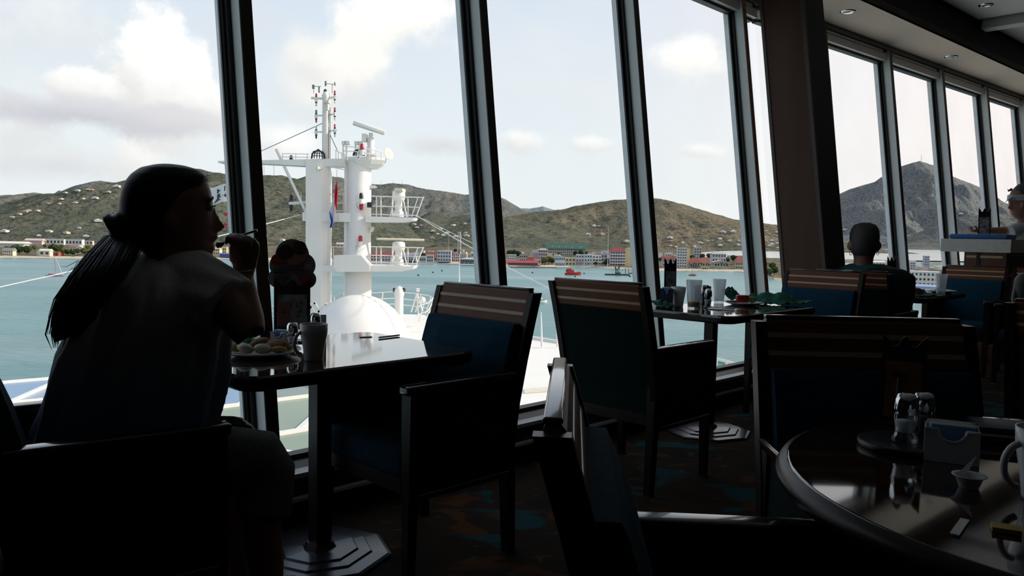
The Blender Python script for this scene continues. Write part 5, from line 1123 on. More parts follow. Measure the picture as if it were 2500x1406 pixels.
def napkin(pts, label, p0, seed, th=.004, amp=.05):
    """crumpled cloth: grid over a quad given by four floor-plan corners with heights"""
    n = 14; vs = []
    a, b, c, d = [Vector(q) for q in pts]
    for i in range(n+1):
        for j in range(n+1):
            u, v = i/n, j/n; p = a.lerp(b, u).lerp(d.lerp(c, u), v); z = abs(noise.fractal(Vector((u*2.6+seed, v*3.1, seed)), 1, 2, 3))*amp*(.35+math.sin(math.pi*u)*math.sin(math.pi*v)); vs.append(p+Z*z)
    n0 = len(vs); vs += [v-Z*th for v in vs]; fs = []
    for i in range(n):
        for j in range(n):
            q = i*(n+1)+j; fs += [(q, q+n+1, q+n+2, q+1), (n0+q, n0+q+1, n0+q+n+2, n0+q+n+1)]
    for i in range(n):
        for x, y in ((i*(n+1), (i+1)*(n+1)), ((i+1)*(n+1)+n, i*(n+1)+n), (i+1, i), (n*(n+1)+i, n*(n+1)+i+1)): fs.append((x, y, n0+y, n0+x))
    return MB().add(vs, fs, True).build('cloth_napkin', M_nap, None, label, 'napkin', at=p0)
def plate(p, r, label):
    e = MB().lathe([(r*.55, 0), (r*.6, .002), (r*.72, .006), (r, .017), (r*.995, .020), (r*.70, .010), (r*.5, .007), (.001, .006)], p, 48).build('dinner_plate', M_china, None, label, 'plate', at=p); return e
def text(parent, s, size, p, R, m, name='lettering'):
    cu = bpy.data.curves.new(name, 'FONT'); cu.body = s; cu.size = size; cu.extrude = .0002; cu.align_x = 'LEFT'; cu.materials.append(m)
    t_ = bpy.data.objects.new(name, cu); COL.objects.link(t_); bpy.context.view_layer.update(); me = bpy.data.meshes.new_from_object(t_.evaluated_get(bpy.context.evaluated_depsgraph_get())); bpy.data.objects.remove(t_); o = bpy.data.objects.new(name, me); COL.objects.link(o); o.parent = parent; o.matrix_local = Matrix.Translation(Vector(p)-ORG[parent.name]) @ R.to_4x4(); return o
def sign_holder(p, face, w, h, label, cloud=False, tilt=.08, low=.04, palm=False):
    """black crown-topped menu holder; face = heading of its printed side"""
    e = empty('menu_stand', p, label, 'menu stand')
    f = Vector((math.cos(face), math.sin(face), 0)); r = Vector((-f.y, f.x, 0)); up = (Z*math.cos(tilt)-f*math.sin(tilt)).normalized(); nrm = r.cross(up)
    if nrm.dot(f) < 0: nrm = -nrm
    o = Vector(p)+Z*low
    def q(x, y, d=0.): return o+r*x+up*y+nrm*d
    hw = w/2; ct = h*.165
    prof = [(-hw, 0), (hw, 0), (hw, h), (hw*.72, h-ct*.35), (hw*.52, h-ct*.78), (hw*.30, h-ct*.72), (hw*.14, h-ct*.25), (0, h-ct*.05), (-hw*.14, h-ct*.25), (-hw*.30, h-ct*.72), (-hw*.52, h-ct*.78), (-hw*.72, h-ct*.35), (-hw, h)]
    MB().extrude([q(x, y) for x, y in prof], -nrm*.006).build('holder', M_blk, e)
    MB().hexa([Vector(p)+r*a*hw*.8+f*b*.035+Z*c for c in (.0005, .006) for a, b in ((-1, -1), (1, -1), (1, 1), (-1, 1))]).build('foot', M_blk, e)
    MB().bar(Vector(p)+Z*.003-f*.02, q(0, .02, -.006), .02, .008).build('stem', M_blk, e)
    pc = mat('dim_print', (.30, .29, .30), (.10, .11, .13), rough=.5, scale=25, detail=3, thr=(.42, .58)) if not palm else mat('sunset_print', (.30, .12, .03), (.10, .04, .015), rough=.5, scale=9, detail=2, thr=(.35, .65))
    MB().extrude([q(x, y, .0005) for x, y in ((-hw*.82, h*.06), (hw*.82, h*.06), (hw*.82, h*.70), (-hw*.82, h*.70))], nrm*.001).build('print', pc, e)
    if palm:
        pm_ = MB(); pm_.bar(q(-hw*.35, h*.1, .002), q(-hw*.25, h*.52, .002), .006, .001)
        for a in range(7): an = math.radians(10+a*27); pm_.bar(q(-hw*.25, h*.52, .002), q(-hw*.25+math.cos(an)*hw*.38, h*.52+math.sin(an)*h*.06+.002, .002), .007, .001)
        pm_.build('palm_print', M_blk, e)
    if cloud:
        d = -.008; cw = w*1.27
        mcard = mat('dim_card', (.26, .24, .23), (.22, .20, .19), rough=.7, scale=12); mred = mat('card_red', (.30, .035, .03), rough=.7); mdk = mat('card_dark', (.03, .035, .05), rough=.7); msal = mat('card_salmon', (.26, .12, .09), rough=.7)
        y0 = h*.93
        def disc(cx, cy, rr, dd, m, nm):
            MB().extrude([q(cx+rr*math.cos(a*math.pi/16), cy+rr*math.sin(a*math.pi/16), dd) for a in range(32)], nrm*.0012).build(nm, m, e)
        for cx, cy, rr, m, dd in ((.0, .118, .070, mcard, d), (-.041, .075, .053, mcard, d), (.042, .075, .055, mcard, d), (-.058, .020, .042, mcard, d), (.060, .015, .040, mcard, d), (.0, .04, .062, mcard, d)): disc(cx*.88, y0+cy*.88, rr*.88, dd, m, 'card')
        for cx, cy, rr, m in ((.010, .128, .052, msal), (-.028, .128, .034, mdk), (.030, .150, .030, mdk), (-.060, .095, .028, mred), (.060, .010, .026, mred), (.052, .036, .0, mred)):
            if rr: disc(cx*.88, y0+cy*.88, rr*.88, d+.0014, m, 'card_print')
        Rm = Matrix((r, up, nrm)).transposed()
        if Rm.determinant() < 0: Rm = Matrix((-r, up, nrm)).transposed()
        sx = 1 if Matrix((r, up, nrm)).transposed().determinant() > 0 else -1
        text(e, 'Royal Refreshment', .0140, q(-.066*sx, y0+.046, d+.003), Rm, mdk)
        for k, (ln, yy) in enumerate(((.050, .073), (.042, .036), (.062, .020), (.058, .012))): MB().extrude([q(sx*x, y, d+.0025) for x, y in ((-.068, y0+yy), (-.068+ln, y0+yy), (-.068+ln, y0+yy+.004), (-.068, y0+yy+.004))], nrm*.0004).build('print_line', mdk, e)
        # drinks on the poster
        for cx, ww in ((-.030, .030), (.026, .032)):
            MB().extrude([q(cx-ww*.7, h*.10, .0016), q(cx+ww*.7, h*.10, .0016), q(cx+ww*.8, h*.56, .0016), q(cx-ww*.8, h*.56, .0016)], nrm*.0006).build('poster_glass', mcard if cx > 0 else msal, e)
        for cx, cy in ((.018, .50), (.034, .55), (.030, .40), (-.03, .38), (.022, .30)):
            MB().tube([q(cx+.007*math.cos(a), h*cy-.002+.007*math.sin(a), .003) for a in [math.radians(190+16*k) for k in range(11)]], .0013, 5).build('poster_mark', mdk, e); MB().bar(q(cx, h*cy-.009, .003), q(cx, h*cy+.009, .003), .0025, .001).build('poster_mark', mdk, e)
    return e
FW = math.atan2(-1, .25)      # heading towards the camera side
# --- breakfast table of the woman
mug(G(766, 879, T), .118, .0445, .029, math.radians(228), M_tint, 'grey-glazed coffee mug on the woman\'s table')
sign_holder(P(1.475, 2.640, T), math.radians(-75), .132, .190, 'black menu stand with cloud-shaped drinks card beside the mug', cloud=True, low=.045)
shaker(G(714, 849, T), .092, .0185, 'glass salt shaker with chrome cap, left of the grey mug')
shaker(P(1.52, 2.55, T), .115, .0185, 'chrome-capped pepper shaker behind the grey mug', mat('ground_pepper', (.06, .045, .03), rough=.9))
caddy(P(1.385, 2.555, T), math.radians(-15), 'small white sugar caddy under the drinks card', .06, .05, .052, 6)
MB().rbox(P(1.57, 2.585, T+.051), (.030, .004, .10), .001, rot(math.radians(20), 'Z')).build('table_card', M_paper, None, 'small white folded card behind the grey mug', 'card')
pp = G(634, 866, T); plate(pp, .135, 'white plate of breakfast under the woman\'s elbow')
M_bread = mat('toasted_bread', (.30, .17, .07), (.20, .10, .04), rough=.9, scale=30, bump=.5); M_egg = mat('pale_egg', (.36, .31, .23), rough=.5, scale=10); M_pot = mat('fried_potato', (.38, .22, .08), (.30, .16, .05), rough=.7, scale=20)
for k, (dx, dy, sx, m_, nm, lb) in enumerate(((.055, .01, .042, M_bread, 'toast_piece', 'browned piece of toast on the breakfast plate'), (.025, -.045, .034, M_egg, 'boiled_egg', 'pale egg half at the front of the breakfast plate'), (-.03, -.05, .036, M_egg, 'egg_slice', 'second pale egg piece nearest the woman'), (.075, -.035, .026, M_pot, 'potato_piece', 'golden potato wedge at the plate edge'), (-.01, .04, .045, M_bread, 'toast_slice', 'toast slice at the back of the breakfast plate'), (.085, .035, .022, M_pot, 'potato_piece', 'small golden potato piece at the right of the plate'), (-.07, -.01, .034, M_pot, 'potato_piece', 'golden potato chunk on the left of the plate'))):
    MB().ell(pp+Vector((dx, dy, .012+sx*.45)), (sx, sx*.75, sx*.45), 12, 8, rot(k*1.1, 'Z') @ rot(.3, 'X')).build(nm, m_, None, lb, 'food')
napkin([P(1.22, 2.55, T+.004), P(1.34, 2.56, T+.004), P(1.34, 2.66, T+.004), P(1.23, 2.65, T+.03)], 'crumpled green napkin behind the breakfast plate', P(1.31, 2.47, T), 3.3)
MB().tube([G(925, 824, T+.004), G(975, 818, T+.004)], .0035, 8).build('paper_straw', M_paper, None, 'white wrapped straw lying near the far table edge', 'straw')
MB().rbox(G(893, 822, T+.0015), (.05, .02, .002), .0005, rot(.4, 'Z')).build('sugar_packet', M_paper, None, 'flat torn packet left of the straw', 'packet')
# --- second window table
sign_holder(G(1636, 738, T), math.radians(-70), .088, .285, 'tall black crown-topped menu stand behind the white mug', low=.004, tilt=.03)
caddy(P(4.03, 2.69, T), math.radians(-25), 'sugar caddy in front of the crown-topped menu stand', .07, .05, .11, 4, mat('navy_caddy', (.02, .02, .05), rough=.4))
mug(G(1655, 748, T), .122, .046, .030, math.radians(205), M_china, 'white coffee mug left of the juice tumbler')
tumbler(G(1693, 753, T), .172, .048, .034, M_frost, 'misted tumbler with a little orange juice left', .042)
tumbler(G(1755, 738, T), .155, .0445, .031, M_frost, 'empty misted tumbler behind the chrome shakers')
shaker(G(1728, 751, T), .115, .0205, 'chrome-capped shaker between the two tumblers')
shaker(G(1717, 742, T), .125, .0205, 'second chrome-capped shaker half behind the juice tumbler', mat('ground_pepper_2', (.06, .045, .03), rough=.9))
caddy(P(4.46, 2.70, T), math.radians(10), 'dark sugar caddy behind the shakers', .09, .05, .11, 5, mat('charcoal_caddy', (.02, .02, .025), rough=.4))
pp = G(1815, 744, T); plate(pp, .125, 'white fruit plate near the front of the second table')
M_melon = mat('watermelon_flesh', (.42, .025, .03), (.34, .02, .025), rough=.4, scale=30); M_rind = mat('melon_rind', (.16, .26, .06), (.25, .33, .10), rough=.5, scale=20)
MB().rbox(pp+Vector((-.015, -.02, .040)), (.078, .045, .048), .008).build('watermelon_chunk', M_melon, None, 'red watermelon chunk on the fruit plate', 'fruit')
ml = empty('melon_slice', pp+Vector((.052, -.012, .014)), 'green-skinned melon slice beside the watermelon chunk', 'fruit'); MB().ell(pp+Vector((.052, -.012, .034)), (.026, .022, .022), 14, 9).build('skin', M_rind, ml); MB().rbox(pp+Vector((.036, -.022, .040)), (.022, .016, .026), .006).build('flesh', mat('melon_flesh', (.55, .42, .22), rough=.5), ml)
MB().rbox(pp+Vector((-.075, .0, .018)), (.07, .03, .012), .005).build('bacon_strip', mat('dark_leftover', (.05, .06, .06), rough=.6), None, 'dark leftover strip on the left of the fruit plate', 'food')
napkin([P(4.74, 2.58, T+.004), P(4.76, 2.32, T+.004), P(4.95, 2.18, T+.012), P(4.92, 2.60, T+.022)], 'crumpled green napkin right of the fruit plate', P(4.8, 2.4, T), 5.1, amp=.10)
napkin([P(4.70, 2.63, T+.012), P(4.82, 2.60, T+.012), P(4.84, 2.70, T+.09), P(4.72, 2.72, T+.075)], 'green napkin peak standing behind the fruit plate', P(4.6, 2.62, T), 8.4)
napkin([P(3.84, 2.60, T+.004), P(3.98, 2.56, T+.004), P(4.02, 2.70, T+.012), P(3.86, 2.72, T+.055)], 'rolled green napkin at the left end of the second table', P(3.9, 2.66, T), 6.2)
def cutlery(p, ang, kind, label, L=.17):
    e = empty('table_'+kind, p, label, 'cutlery'); R = rot(ang, 'Z'); q = lambda x, y, z=0.: Vector(p)+R @ Vector((x, y, z))
    MB().tube([q(-L/2, 0, .003), q(-L*.1, 0, .008), q(L*.2, 0, .006)], [.0045, .003, .003], 6).build('handle', M_chrome, e)
    if kind == 'fork':
        MB().rbox(q(L*.27, 0, .005), (L*.12, .02, .003), .001, R).build('neck', M_chrome, e)
        for y in (-.008, -.0027, .0027, .008): MB().tube([q(L*.32, y, .005), q(L*.5, y, .007)], .0012, 5).build('tine', M_chrome, e)
    elif kind == 'knife': MB().rbox(q(L*.38, .002, .005), (L*.42, .015, .002), .0008, R).build('blade', M_chrome, e)
    else: MB().ell(q(L*.38, 0, .005), (L*.13, .016, .004), 14, 7, R).build('bowl', M_chrome, e)
    return e
cutlery(G(1752, 753, T), math.radians(-30), 'fork', 'chrome fork left of the fruit plate'); cutlery(G(1762, 757, T), math.radians(-38), 'knife', 'chrome knife at the table edge by the fruit plate'); cutlery(G(1774, 756, T), math.radians(-25), 'spoon', 'chrome spoon in front of the fruit plate')
# --- third window table
tumbler(P(onx(2208, 2.3), 2.3, T), .165, .045, .033, M_frost, 'misted tumbler beside the man in teal'); tumbler(P(onx(2299, 2.08), 2.08, T), .165, .046, .033, M_frost, 'misted tumbler on the far table near the counter')
napkin([P(6.62, 2.02, T+.004), P(6.98, 2.02, T+.004), P(6.98, 2.20, T+.012), P(6.64, 2.20, T+.004)], 'crumpled green napkin on the far table', P(6.95, 2.15, T), 9.9)
MB().rbox(P(6.95, 2.45, T+.045), (.05, .05, .088), .006, rot(.5, 'Z')).build('blue_carton', mat('blue_carton', (.05, .16, .45), rough=.6), None, 'small bright blue carton on the far table', 'carton')
MB().ell(P(7.13, 2.40, T+.052), (.05, .05, .05), 16, 10).build('dark_bowl', M_blk, None, 'small dark round pot behind the far napkin', 'pot')
pp = P(7.35, 2.12, T); plate(pp, .12, 'plate at the right end of the far table'); cutlery(pp+Vector((0, -.02, .022)), .3, 'fork', 'fork resting on the far plate')
sign_holder(P(onx(2176, 2.40), 2.40, T), math.radians(-85), .075, .30, 'dark menu stand by the window right of the seated man', low=.004, tilt=.02)
sign_holder(P(9.55, 2.36, 1.2155), math.radians(-100), .12, .34, 'drinks menu stand on the pale counter', cloud=False, low=.004)
# --- round table
tp = G(2205, 1092, T); tr_ = MB().lathe([(.083, 0), (.086, .004), (.086, .012), (.081, .014), (.001, .010)], tp, 48).build('round_tray', M_blk, None, 'thin black round tray on the round table', 'tray', at=tp)
ZT = Vector((0, 0, .0145))
shaker(G(2207, 1094, T)+ZT, .098, .0205, 'glass salt shaker with chrome cap on the black tray'); shaker(G(2250, 1078, T)+ZT, .090, .0205, 'chrome-capped pepper shaker at the back of the black tray', mat('ground_pepper_3', (.06, .045, .03), rough=.9))
caddy(G(2320, 1120, T), math.radians(-28), 'white sugar caddy with packets on the round table', .092, .072, .062, 8, M_plast)
pp = G(2365, 1190, T); cr_ = empty('creamer_cup', pp, 'opened creamer cup with peeled lid on the round table', 'creamer'); MB().lathe([(.014, 0), (.015, .001), (.022, .020), (.027, .021), (.027, .022), (.021, .021), (.014, .003), (.001, .003)], pp, 24, closed=True).build('cup', M_plast, cr_)
MB().extrude([pp+Vector((-.026, -.005, .022)), pp+Vector((.008, .016, .024)), pp+Vector((.012, .004, .052))], (0, .0006, .0006)).build('peeled_lid', M_paper, cr_)
q0, q1 = G(2330, 1305, T+.002), G(2356, 1268, T+.002); MB().bar(q0, q1, .012, .002).build('sugar_stick', M_paper, None, 'narrow white sugar stick on the round table', 'packet')
q0, q1 = G(2420, 1285, T+.004), G(2492, 1296, T+.004); MB().bar(q0, q1, .026, .007).build('yellow_packet', mat('yellow_packet', (.50, .36, .05), (.35, .25, .03), rough=.7, scale=60), None, 'crumpled yellow sweetener packet at the table edge', 'packet')
mug(G(2548, 1222, T), .118, .045, .030, math.radians(185), M_china, 'white mug cut off by the right edge of the photo')
pp = G(2470, 1075, T); fo = empty('bill_folder', pp, 'dark menu folder with pale edge at the right of the round table', 'folder'); R = rot(-.35, 'Z'); MB().rbox(pp+Z*.008, (.15, .11, .012), .003, R).build('lower_cover', M_blk, fo); MB().rbox(pp+Z*.018, (.145, .106, .006), .001, R).build('pages', M_paper, fo); MB().rbox(pp+Z*.028, (.15, .11, .012), .003, R).build('upper_cover', mat('navy_cover', (.02, .025, .05), rough=.5), fo)
MB().rbox(G(2390, 1050, T)+Z*.006, (.03, .02, .011), .002, rot(.3, 'Z')).build('paper_scrap', M_paper, None, 'small bright paper slip behind the sugar caddy', 'paper')
sign_holder(G(2200, 1036, T), math.radians(-115), .092, .200, 'menu stand with sunset palm print on the round table', low=.003, palm=True, tilt=.05)
# ================================================================== people
M_skin = mat('skin', (.30, .165, .115), (.26, .14, .10), rough=.5, scale=20, spec=.3)
M_hair = mat('black_hair', (.006, .005, .005), (.012, .010, .009), rough=.45, scale=40, spec=.4)
M_grayh = mat('greying_hair', (.06, .055, .05), (.035, .032, .03), rough=.7, scale=60)
M_trous = mat('grey_trousers', (.13, .13, .125), (.11, .11, .105), rough=.9, scale=30, bump=.3)
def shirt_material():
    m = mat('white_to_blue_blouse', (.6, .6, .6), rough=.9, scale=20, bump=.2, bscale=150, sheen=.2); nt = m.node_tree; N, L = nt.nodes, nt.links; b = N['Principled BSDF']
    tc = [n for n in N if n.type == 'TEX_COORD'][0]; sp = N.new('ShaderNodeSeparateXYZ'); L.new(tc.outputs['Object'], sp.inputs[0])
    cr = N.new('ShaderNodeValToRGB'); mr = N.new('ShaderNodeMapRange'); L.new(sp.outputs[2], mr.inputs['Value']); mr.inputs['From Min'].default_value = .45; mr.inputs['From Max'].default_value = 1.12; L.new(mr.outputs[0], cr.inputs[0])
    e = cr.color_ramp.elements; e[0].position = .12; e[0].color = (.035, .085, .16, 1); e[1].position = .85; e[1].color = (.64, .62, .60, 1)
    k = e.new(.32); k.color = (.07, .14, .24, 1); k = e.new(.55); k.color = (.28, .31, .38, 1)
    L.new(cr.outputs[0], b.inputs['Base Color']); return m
def remeshed(mb, name, m, parent, vox=.008, smooth=6):
    """fuse overlapping closed shapes into one continuous surface"""
    o = mb.build(name+'_raw', m, parent); md = o.modifiers.new('r', 'REMESH'); md.mode = 'VOXEL'; md.voxel_size = vox; md.use_smooth_shade = True
    if smooth: s = o.modifiers.new('s', 'SMOOTH'); s.iterations = smooth; s.factor = .5
    bpy.context.view_layer.update(); me = bpy.data.meshes.new_from_object(o.evaluated_get(bpy.context.evaluated_depsgraph_get())); me.name = name
    old = o.data; o.modifiers.clear(); o.data = me; o.name = name; bpy.data.meshes.remove(old); ORG[o.name] = ORG[parent.name]
    if not me.materials: me.materials.append(m)
    me.polygons.foreach_set('use_smooth', [True]*len(me.polygons)); return o
def rings_tube(mb, secs, n=20):
    """secs: (centre, axis1, r1, axis2, r2)"""
    mb.loft([[Vector(c)+Vector(a)*(r1*math.cos(2*math.pi*k/n))+Vector(b)*(r2*math.sin(2*math.pi*k/n)) for k in range(n)] for c, a, r1, b, r2 in secs]); return mb
def hand(mb, wrist, d, side, thumb_dir, s=1., curl=1.2):
    """fist-like hand: d = wrist-to-knuckle direction, side = towards the little finger, palm normal = d x side"""
    d = Vector(d).normalized(); side = Vector(side); side = (side-d*side.dot(d)).normalized(); n = d.cross(side)
    w = Vector(wrist); K_ = w+d*.085*s
    rings_tube(mb, [(w-d*.01, side, .026*s, n, .020*s), (w+d*.03*s, side, .036*s, n, .018*s), (w+d*.07*s, side, .042*s, n, .016*s), (w+d*.09*s, side, .038*s, n, .012*s)], 14)
    for i, (o, L) in enumerate(((-.030, .070), (-.010, .078), (.010, .074), (.029, .058))):
        b = K_+side*o*s; p = [b-d*.01]; dirv = d.copy(); ax = side
        for sgm, f in enumerate((.45, .32, .23)):
            dirv = (Matrix.Rotation(curl*(.7 if sgm == 0 else .95), 3, ax) @ dirv); p.append(p[-1]+dirv*L*f*s*1.1)
        mb.tube(p, [.0095*s, .0092*s, .0085*s, .0065*s], 8)
    td = Vector(thumb_dir).normalized(); b = w+d*.03*s-side*.03*s
    mb.tube([b, b+td*.035*s, b+(td*.7+d*.5).normalized()*.062*s, b+(td*.5+d*.8).normalized()*.078*s], [.013*s, .0115*s, .010*s, .007*s], 8)
# ------------------------------------------------------------------ woman with ponytail
WY = 2.02; k1 = WY/F
def Wp(px, py, dy=0.): return D(px, py, WY+dy)
E1 = Vector((.918, .397, 0)); E2 = Vector((-.397, .918, 0))        # along the picture, and away from the viewer
hip = P(.66, 2.17, 0)
wm = empty('person', Vector((hip.x, hip.y, 0)), 'seated woman with long dark ponytail and pale blouse lifting a fork', 'person')
body = MB()
# head: stacked sections, forward = E1 (profile), up = z
hc = Wp(420, 520)
def hx(px): return (px-420)*k1
def hz(py): return (520-py)*k1
secs = [  # py, front px, back px, half width
    (636, 500, 420, .030), (626, 510, 405, .044), (612, 507, 392, .053), (600, 513, 380, .058), (588, 512, 365, .062), (574, 516, 352, .066), (560, 516, 342, .070),
    (545, 517, 334, .073), (525, 515, 328, .075), (505, 512, 325, .077), (485, 513, 325, .078), (465, 510, 328, .077), (445, 503, 335, .074), (428, 492, 348, .066), (415, 470, 366, .050), (408, 440, 392, .028)]
rg = []
for py, fx, bx, hw in secs:
    c = (hx(fx)+hx(bx))/2; r = (hx(fx)-hx(bx))/2; ring = []
    for k in range(28):
        a = 2*math.pi*k/28; x = math.cos(a); y = math.sin(a); x2 = x*(1 if x < 0 else 1); yy = y*(1-.22*max(0, x)**2)
        ring.append(hc+E1*(c+r*x2)+E2*hw*yy+Z*hz(py))
    rg.append(ring)
body.loft(rg)
def hp(px, py, d=0.): return hc+E1*hx(px)+Z*hz(py)+E2*d
# nose, lips, chin, brow, ears
body.loft([[hp(508, 498, -.007), hp(508, 498, .007), hp(517, 500, .004), hp(517, 500, -.004)], [hp(508, 525, -.010), hp(508, 525, .010), hp(527, 526, .005), hp(527, 526, -.005)], [hp(508, 548, -.014), hp(508, 548, .014), hp(541, 549, .007), hp(541, 549, -.007)], [hp(508, 561, -.013), hp(508, 561, .013), hp(537, 559, .007), hp(537, 559, -.007)], [hp(508, 566, -.010), hp(508, 566, .010), hp(524, 563, .005), hp(524, 563, -.005)]], smooth=True)
body.ell(hp(516, 577), (.012, .021, .0075), 12, 8, Matrix((E1, E2, Z)).transposed()); body.ell(hp(510, 604), (.011, .019, .0075), 12, 8, Matrix((E1, E2, Z)).transposed()); body.ell(hp(502, 625), (.013, .020, .012), 12, 8, Matrix((E1, E2, Z)).transposed())
body.ell(hp(503, 484, -.025), (.012, .02, .007), 12, 8, Matrix((E1, E2, Z)).transposed()); body.ell(hp(503, 484, .025), (.012, .02, .007), 12, 8, Matrix((E1, E2, Z)).transposed())
for sd in (-1, 1): body.ell(hp(415, 545, sd*.078), (.016, .007, .028), 12, 8, Matrix((E1, E2, Z)).transposed())
# neck, torso
rings_tube(body, [(hp(430, 585), E1, .060, E2, .058), (hp(425, 620), E1, .055, E2, .055), (hp(415, 660), E1, .065, E2, .060), (hp(400, 700), E1, .12, E2, .11)], 20)
TS = [(640, 395, 70, .10), (665, 398, 125, .15), (700, 395, 150, .165), (760, 372, 160, .165), (830, 350, 165, .16), (900, 340, 165, .155), (980, 330, 172, .16), (1060, 318, 190, .17), (1120, 318, 195, .17)]
rings_tube(body, [(Wp(cx, py, .06), E1, hw*k1, E2, d) for py, cx, hw, d in TS], 24)
# right arm: shoulder - elbow - wrist - hand
sh, el, wr = Wp(512, 690, -.04), Wp(607, 815, -.05), Wp(594, 668, .02)
body.tube([Wp(470, 680, 0), sh, sh.lerp(el, .35), sh.lerp(el, .75), el, el+(wr-el)*.12], [.050, .050, .049, .045, .041, .040], 14)
body.tube([el, el.lerp(wr, .25), el.lerp(wr, .6), wr], [.042, .043, .034, .0245], 14)
hand(body, wr, Wp(603, 590, .02)-wr, E1*.75+E2*-.5, Wp(585, 560, .0)-Wp(590, 640, 0), 1.0, 1.25)
# left arm resting forward on the table
sl_, ell, wl = Wp(455, 700, .28), Wp(450, 900, .33), Wp(520, 1035, .24)
body.tube([Wp(420, 690, .16), sl_, sl_.lerp(ell, .5), ell], [.06, .055, .046, .04], 12); body.tube([ell, ell.lerp(wl, .5), wl], [.04, .034, .025], 12); hand(body, wl, E1, E2, Z*.2-E2, .95, .6)
# legs
kr = Wp(632, 1118, .02); kl = Wp(545, 1075, .22)
for kn, hp_, ft in ((kr, Wp(400, 1125, -.02), Vector((kr.x+.02, kr.y+.02, .06))), (kl, Wp(350, 1110, .20), Vector((kl.x+.04, kl.y+.06, .06)))):
    body.tube([hp_, hp_.lerp(kn, .5), kn, kn+Z*-.10, kn.lerp(ft, .6), ft], [.088, .078, .062, .056, .05, .035], 14)
    body.ell(ft+UA*.07+Z*-.022, (.125, .042, .034), 16, 8, Matrix((UA, NA, Z)).transposed())
remeshed(body, 'body', M_skin, wm, .0072, 4)
# eyelashes and brow as fine hairs
m = MB()
for sd in (-1, 1):
    for k in range(7): b = hp(511-k*.8, 503, sd*(.022+.003*k)); m.tube([b, b+E1*.010+Z*.004-E2*sd*-.001*k], [.0009, .0003], 4)
    m.tube([hp(512, 484, sd*.014), hp(512, 479, sd*.03), hp(503, 483, sd*.045)], [.002, .0025, .001], 5)
m.build('eyelashes', M_hair, wm)
m = MB()
for sd in (-1, 1): m.ell(hp(505, 505, sd*.032), (.009, .012, .0085), 12, 8, Matrix((E1, E2, Z)).transposed())
m.build('eyes', mat('eye', (.5, .48, .46), (.05, .03, .02), rough=.15, scale=120), wm)
# blouse
bl = MB(); SS = [(612, 408, 52, .075), (626, 405, 85, .11), (642, 400, 118, .14), (662, 404, 146, .165), (690, 404, 172, .185), (720, 402, 186, .195), (742, 398, 192, .195), (775, 384, 188, .195), (815, 366, 190, .192), (860, 352, 198, .190), (920, 342, 204, .190), (980, 330, 208, .192), (1040, 318, 216, .20), (1090, 312, 222, .205), (1130, 314, 224, .205)]
rg = []; n = 96
for i, (py, cx, hw, d) in enumerate(SS):
    ring = []; amp = .3+.7*min(1, i/7)
    for k in range(n):
        a = 2*math.pi*k/n
        q = .015*amp*noise.fractal(Vector((math.cos(a)*4, math.sin(a)*4, i*.16+2)), 1, 2, 3)*1.6+.006*amp*math.sin(a*17+i*.35+2*math.sin(i*.5))
        ring.append(Wp(cx, py, .06)+E1*math.cos(a)*(hw*k1+q)+E2*math.sin(a)*(d+q)+Z*.003*math.sin(a*5+i))
    rg.append(ring)
bl.loft(rg)
# wide cap sleeve over the right upper arm, and the other shoulder
def sleeve(a, b, r0, r1, flare):
    ax = (b-a).normalized(); x = ax.orthogonal().normalized(); y = ax.cross(x); g = []
    for i in range(7):
        t = i/6; c = a.lerp(b, t); r = r0+(r1-r0)*t
        g.append([c+(x*math.cos(2*math.pi*k/48)+y*math.sin(2*math.pi*k/48))*(r+.006*t*math.sin(2*math.pi*k/48*7+i)) for k in range(48)])
    bl.loft(g)
sleeve(Wp(440, 660, .02), sh.lerp(el, .48), .082, .084, 0); sleeve(Wp(430, 680, .16), sl_.lerp(ell, .55), .085, .085, 0)
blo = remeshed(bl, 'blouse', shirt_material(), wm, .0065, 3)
# collar piping
nk = SS[0]; MB().tube([Wp(nk[1], nk[0], .06)+E1*math.cos(2*math.pi*k/32)*(nk[2]*k1)+E2*math.sin(2*math.pi*k/32)*nk[3] for k in range(33)], .004, 6).build('collar', bpy.data.materials['white_to_blue_blouse'], wm)
# trousers
tr = MB()
for kn, hp_ in ((kr, Wp(395, 1125, -.02)), (kl, Wp(350, 1110, .20))):
    tr.tube([hp_-UA*.05, hp_, hp_.lerp(kn, .45), hp_.lerp(kn, .85), kn+Z*.002, kn+UA*.025-Z*.04, kn+UA*.02-Z*.10, kn+UA*.01-Z*.155], [.10, .105, .094, .082, .078, .074, .073, .074], 18)
tr.ell(Wp(330, 1125, .08), (.21, .19, .10), 20, 10, Matrix((E1, E2, Z)).transposed())
remeshed(tr, 'trousers', M_trous, wm, .009, 5)
# shoes
for kn in (kr, kl): MB().ell(Vector((kn.x+.07, kn.y+.07, .032)), (.135, .048, .034), 16, 8, Matrix((UA, NA, Z)).transposed()).build('shoe', M_lamp, wm)
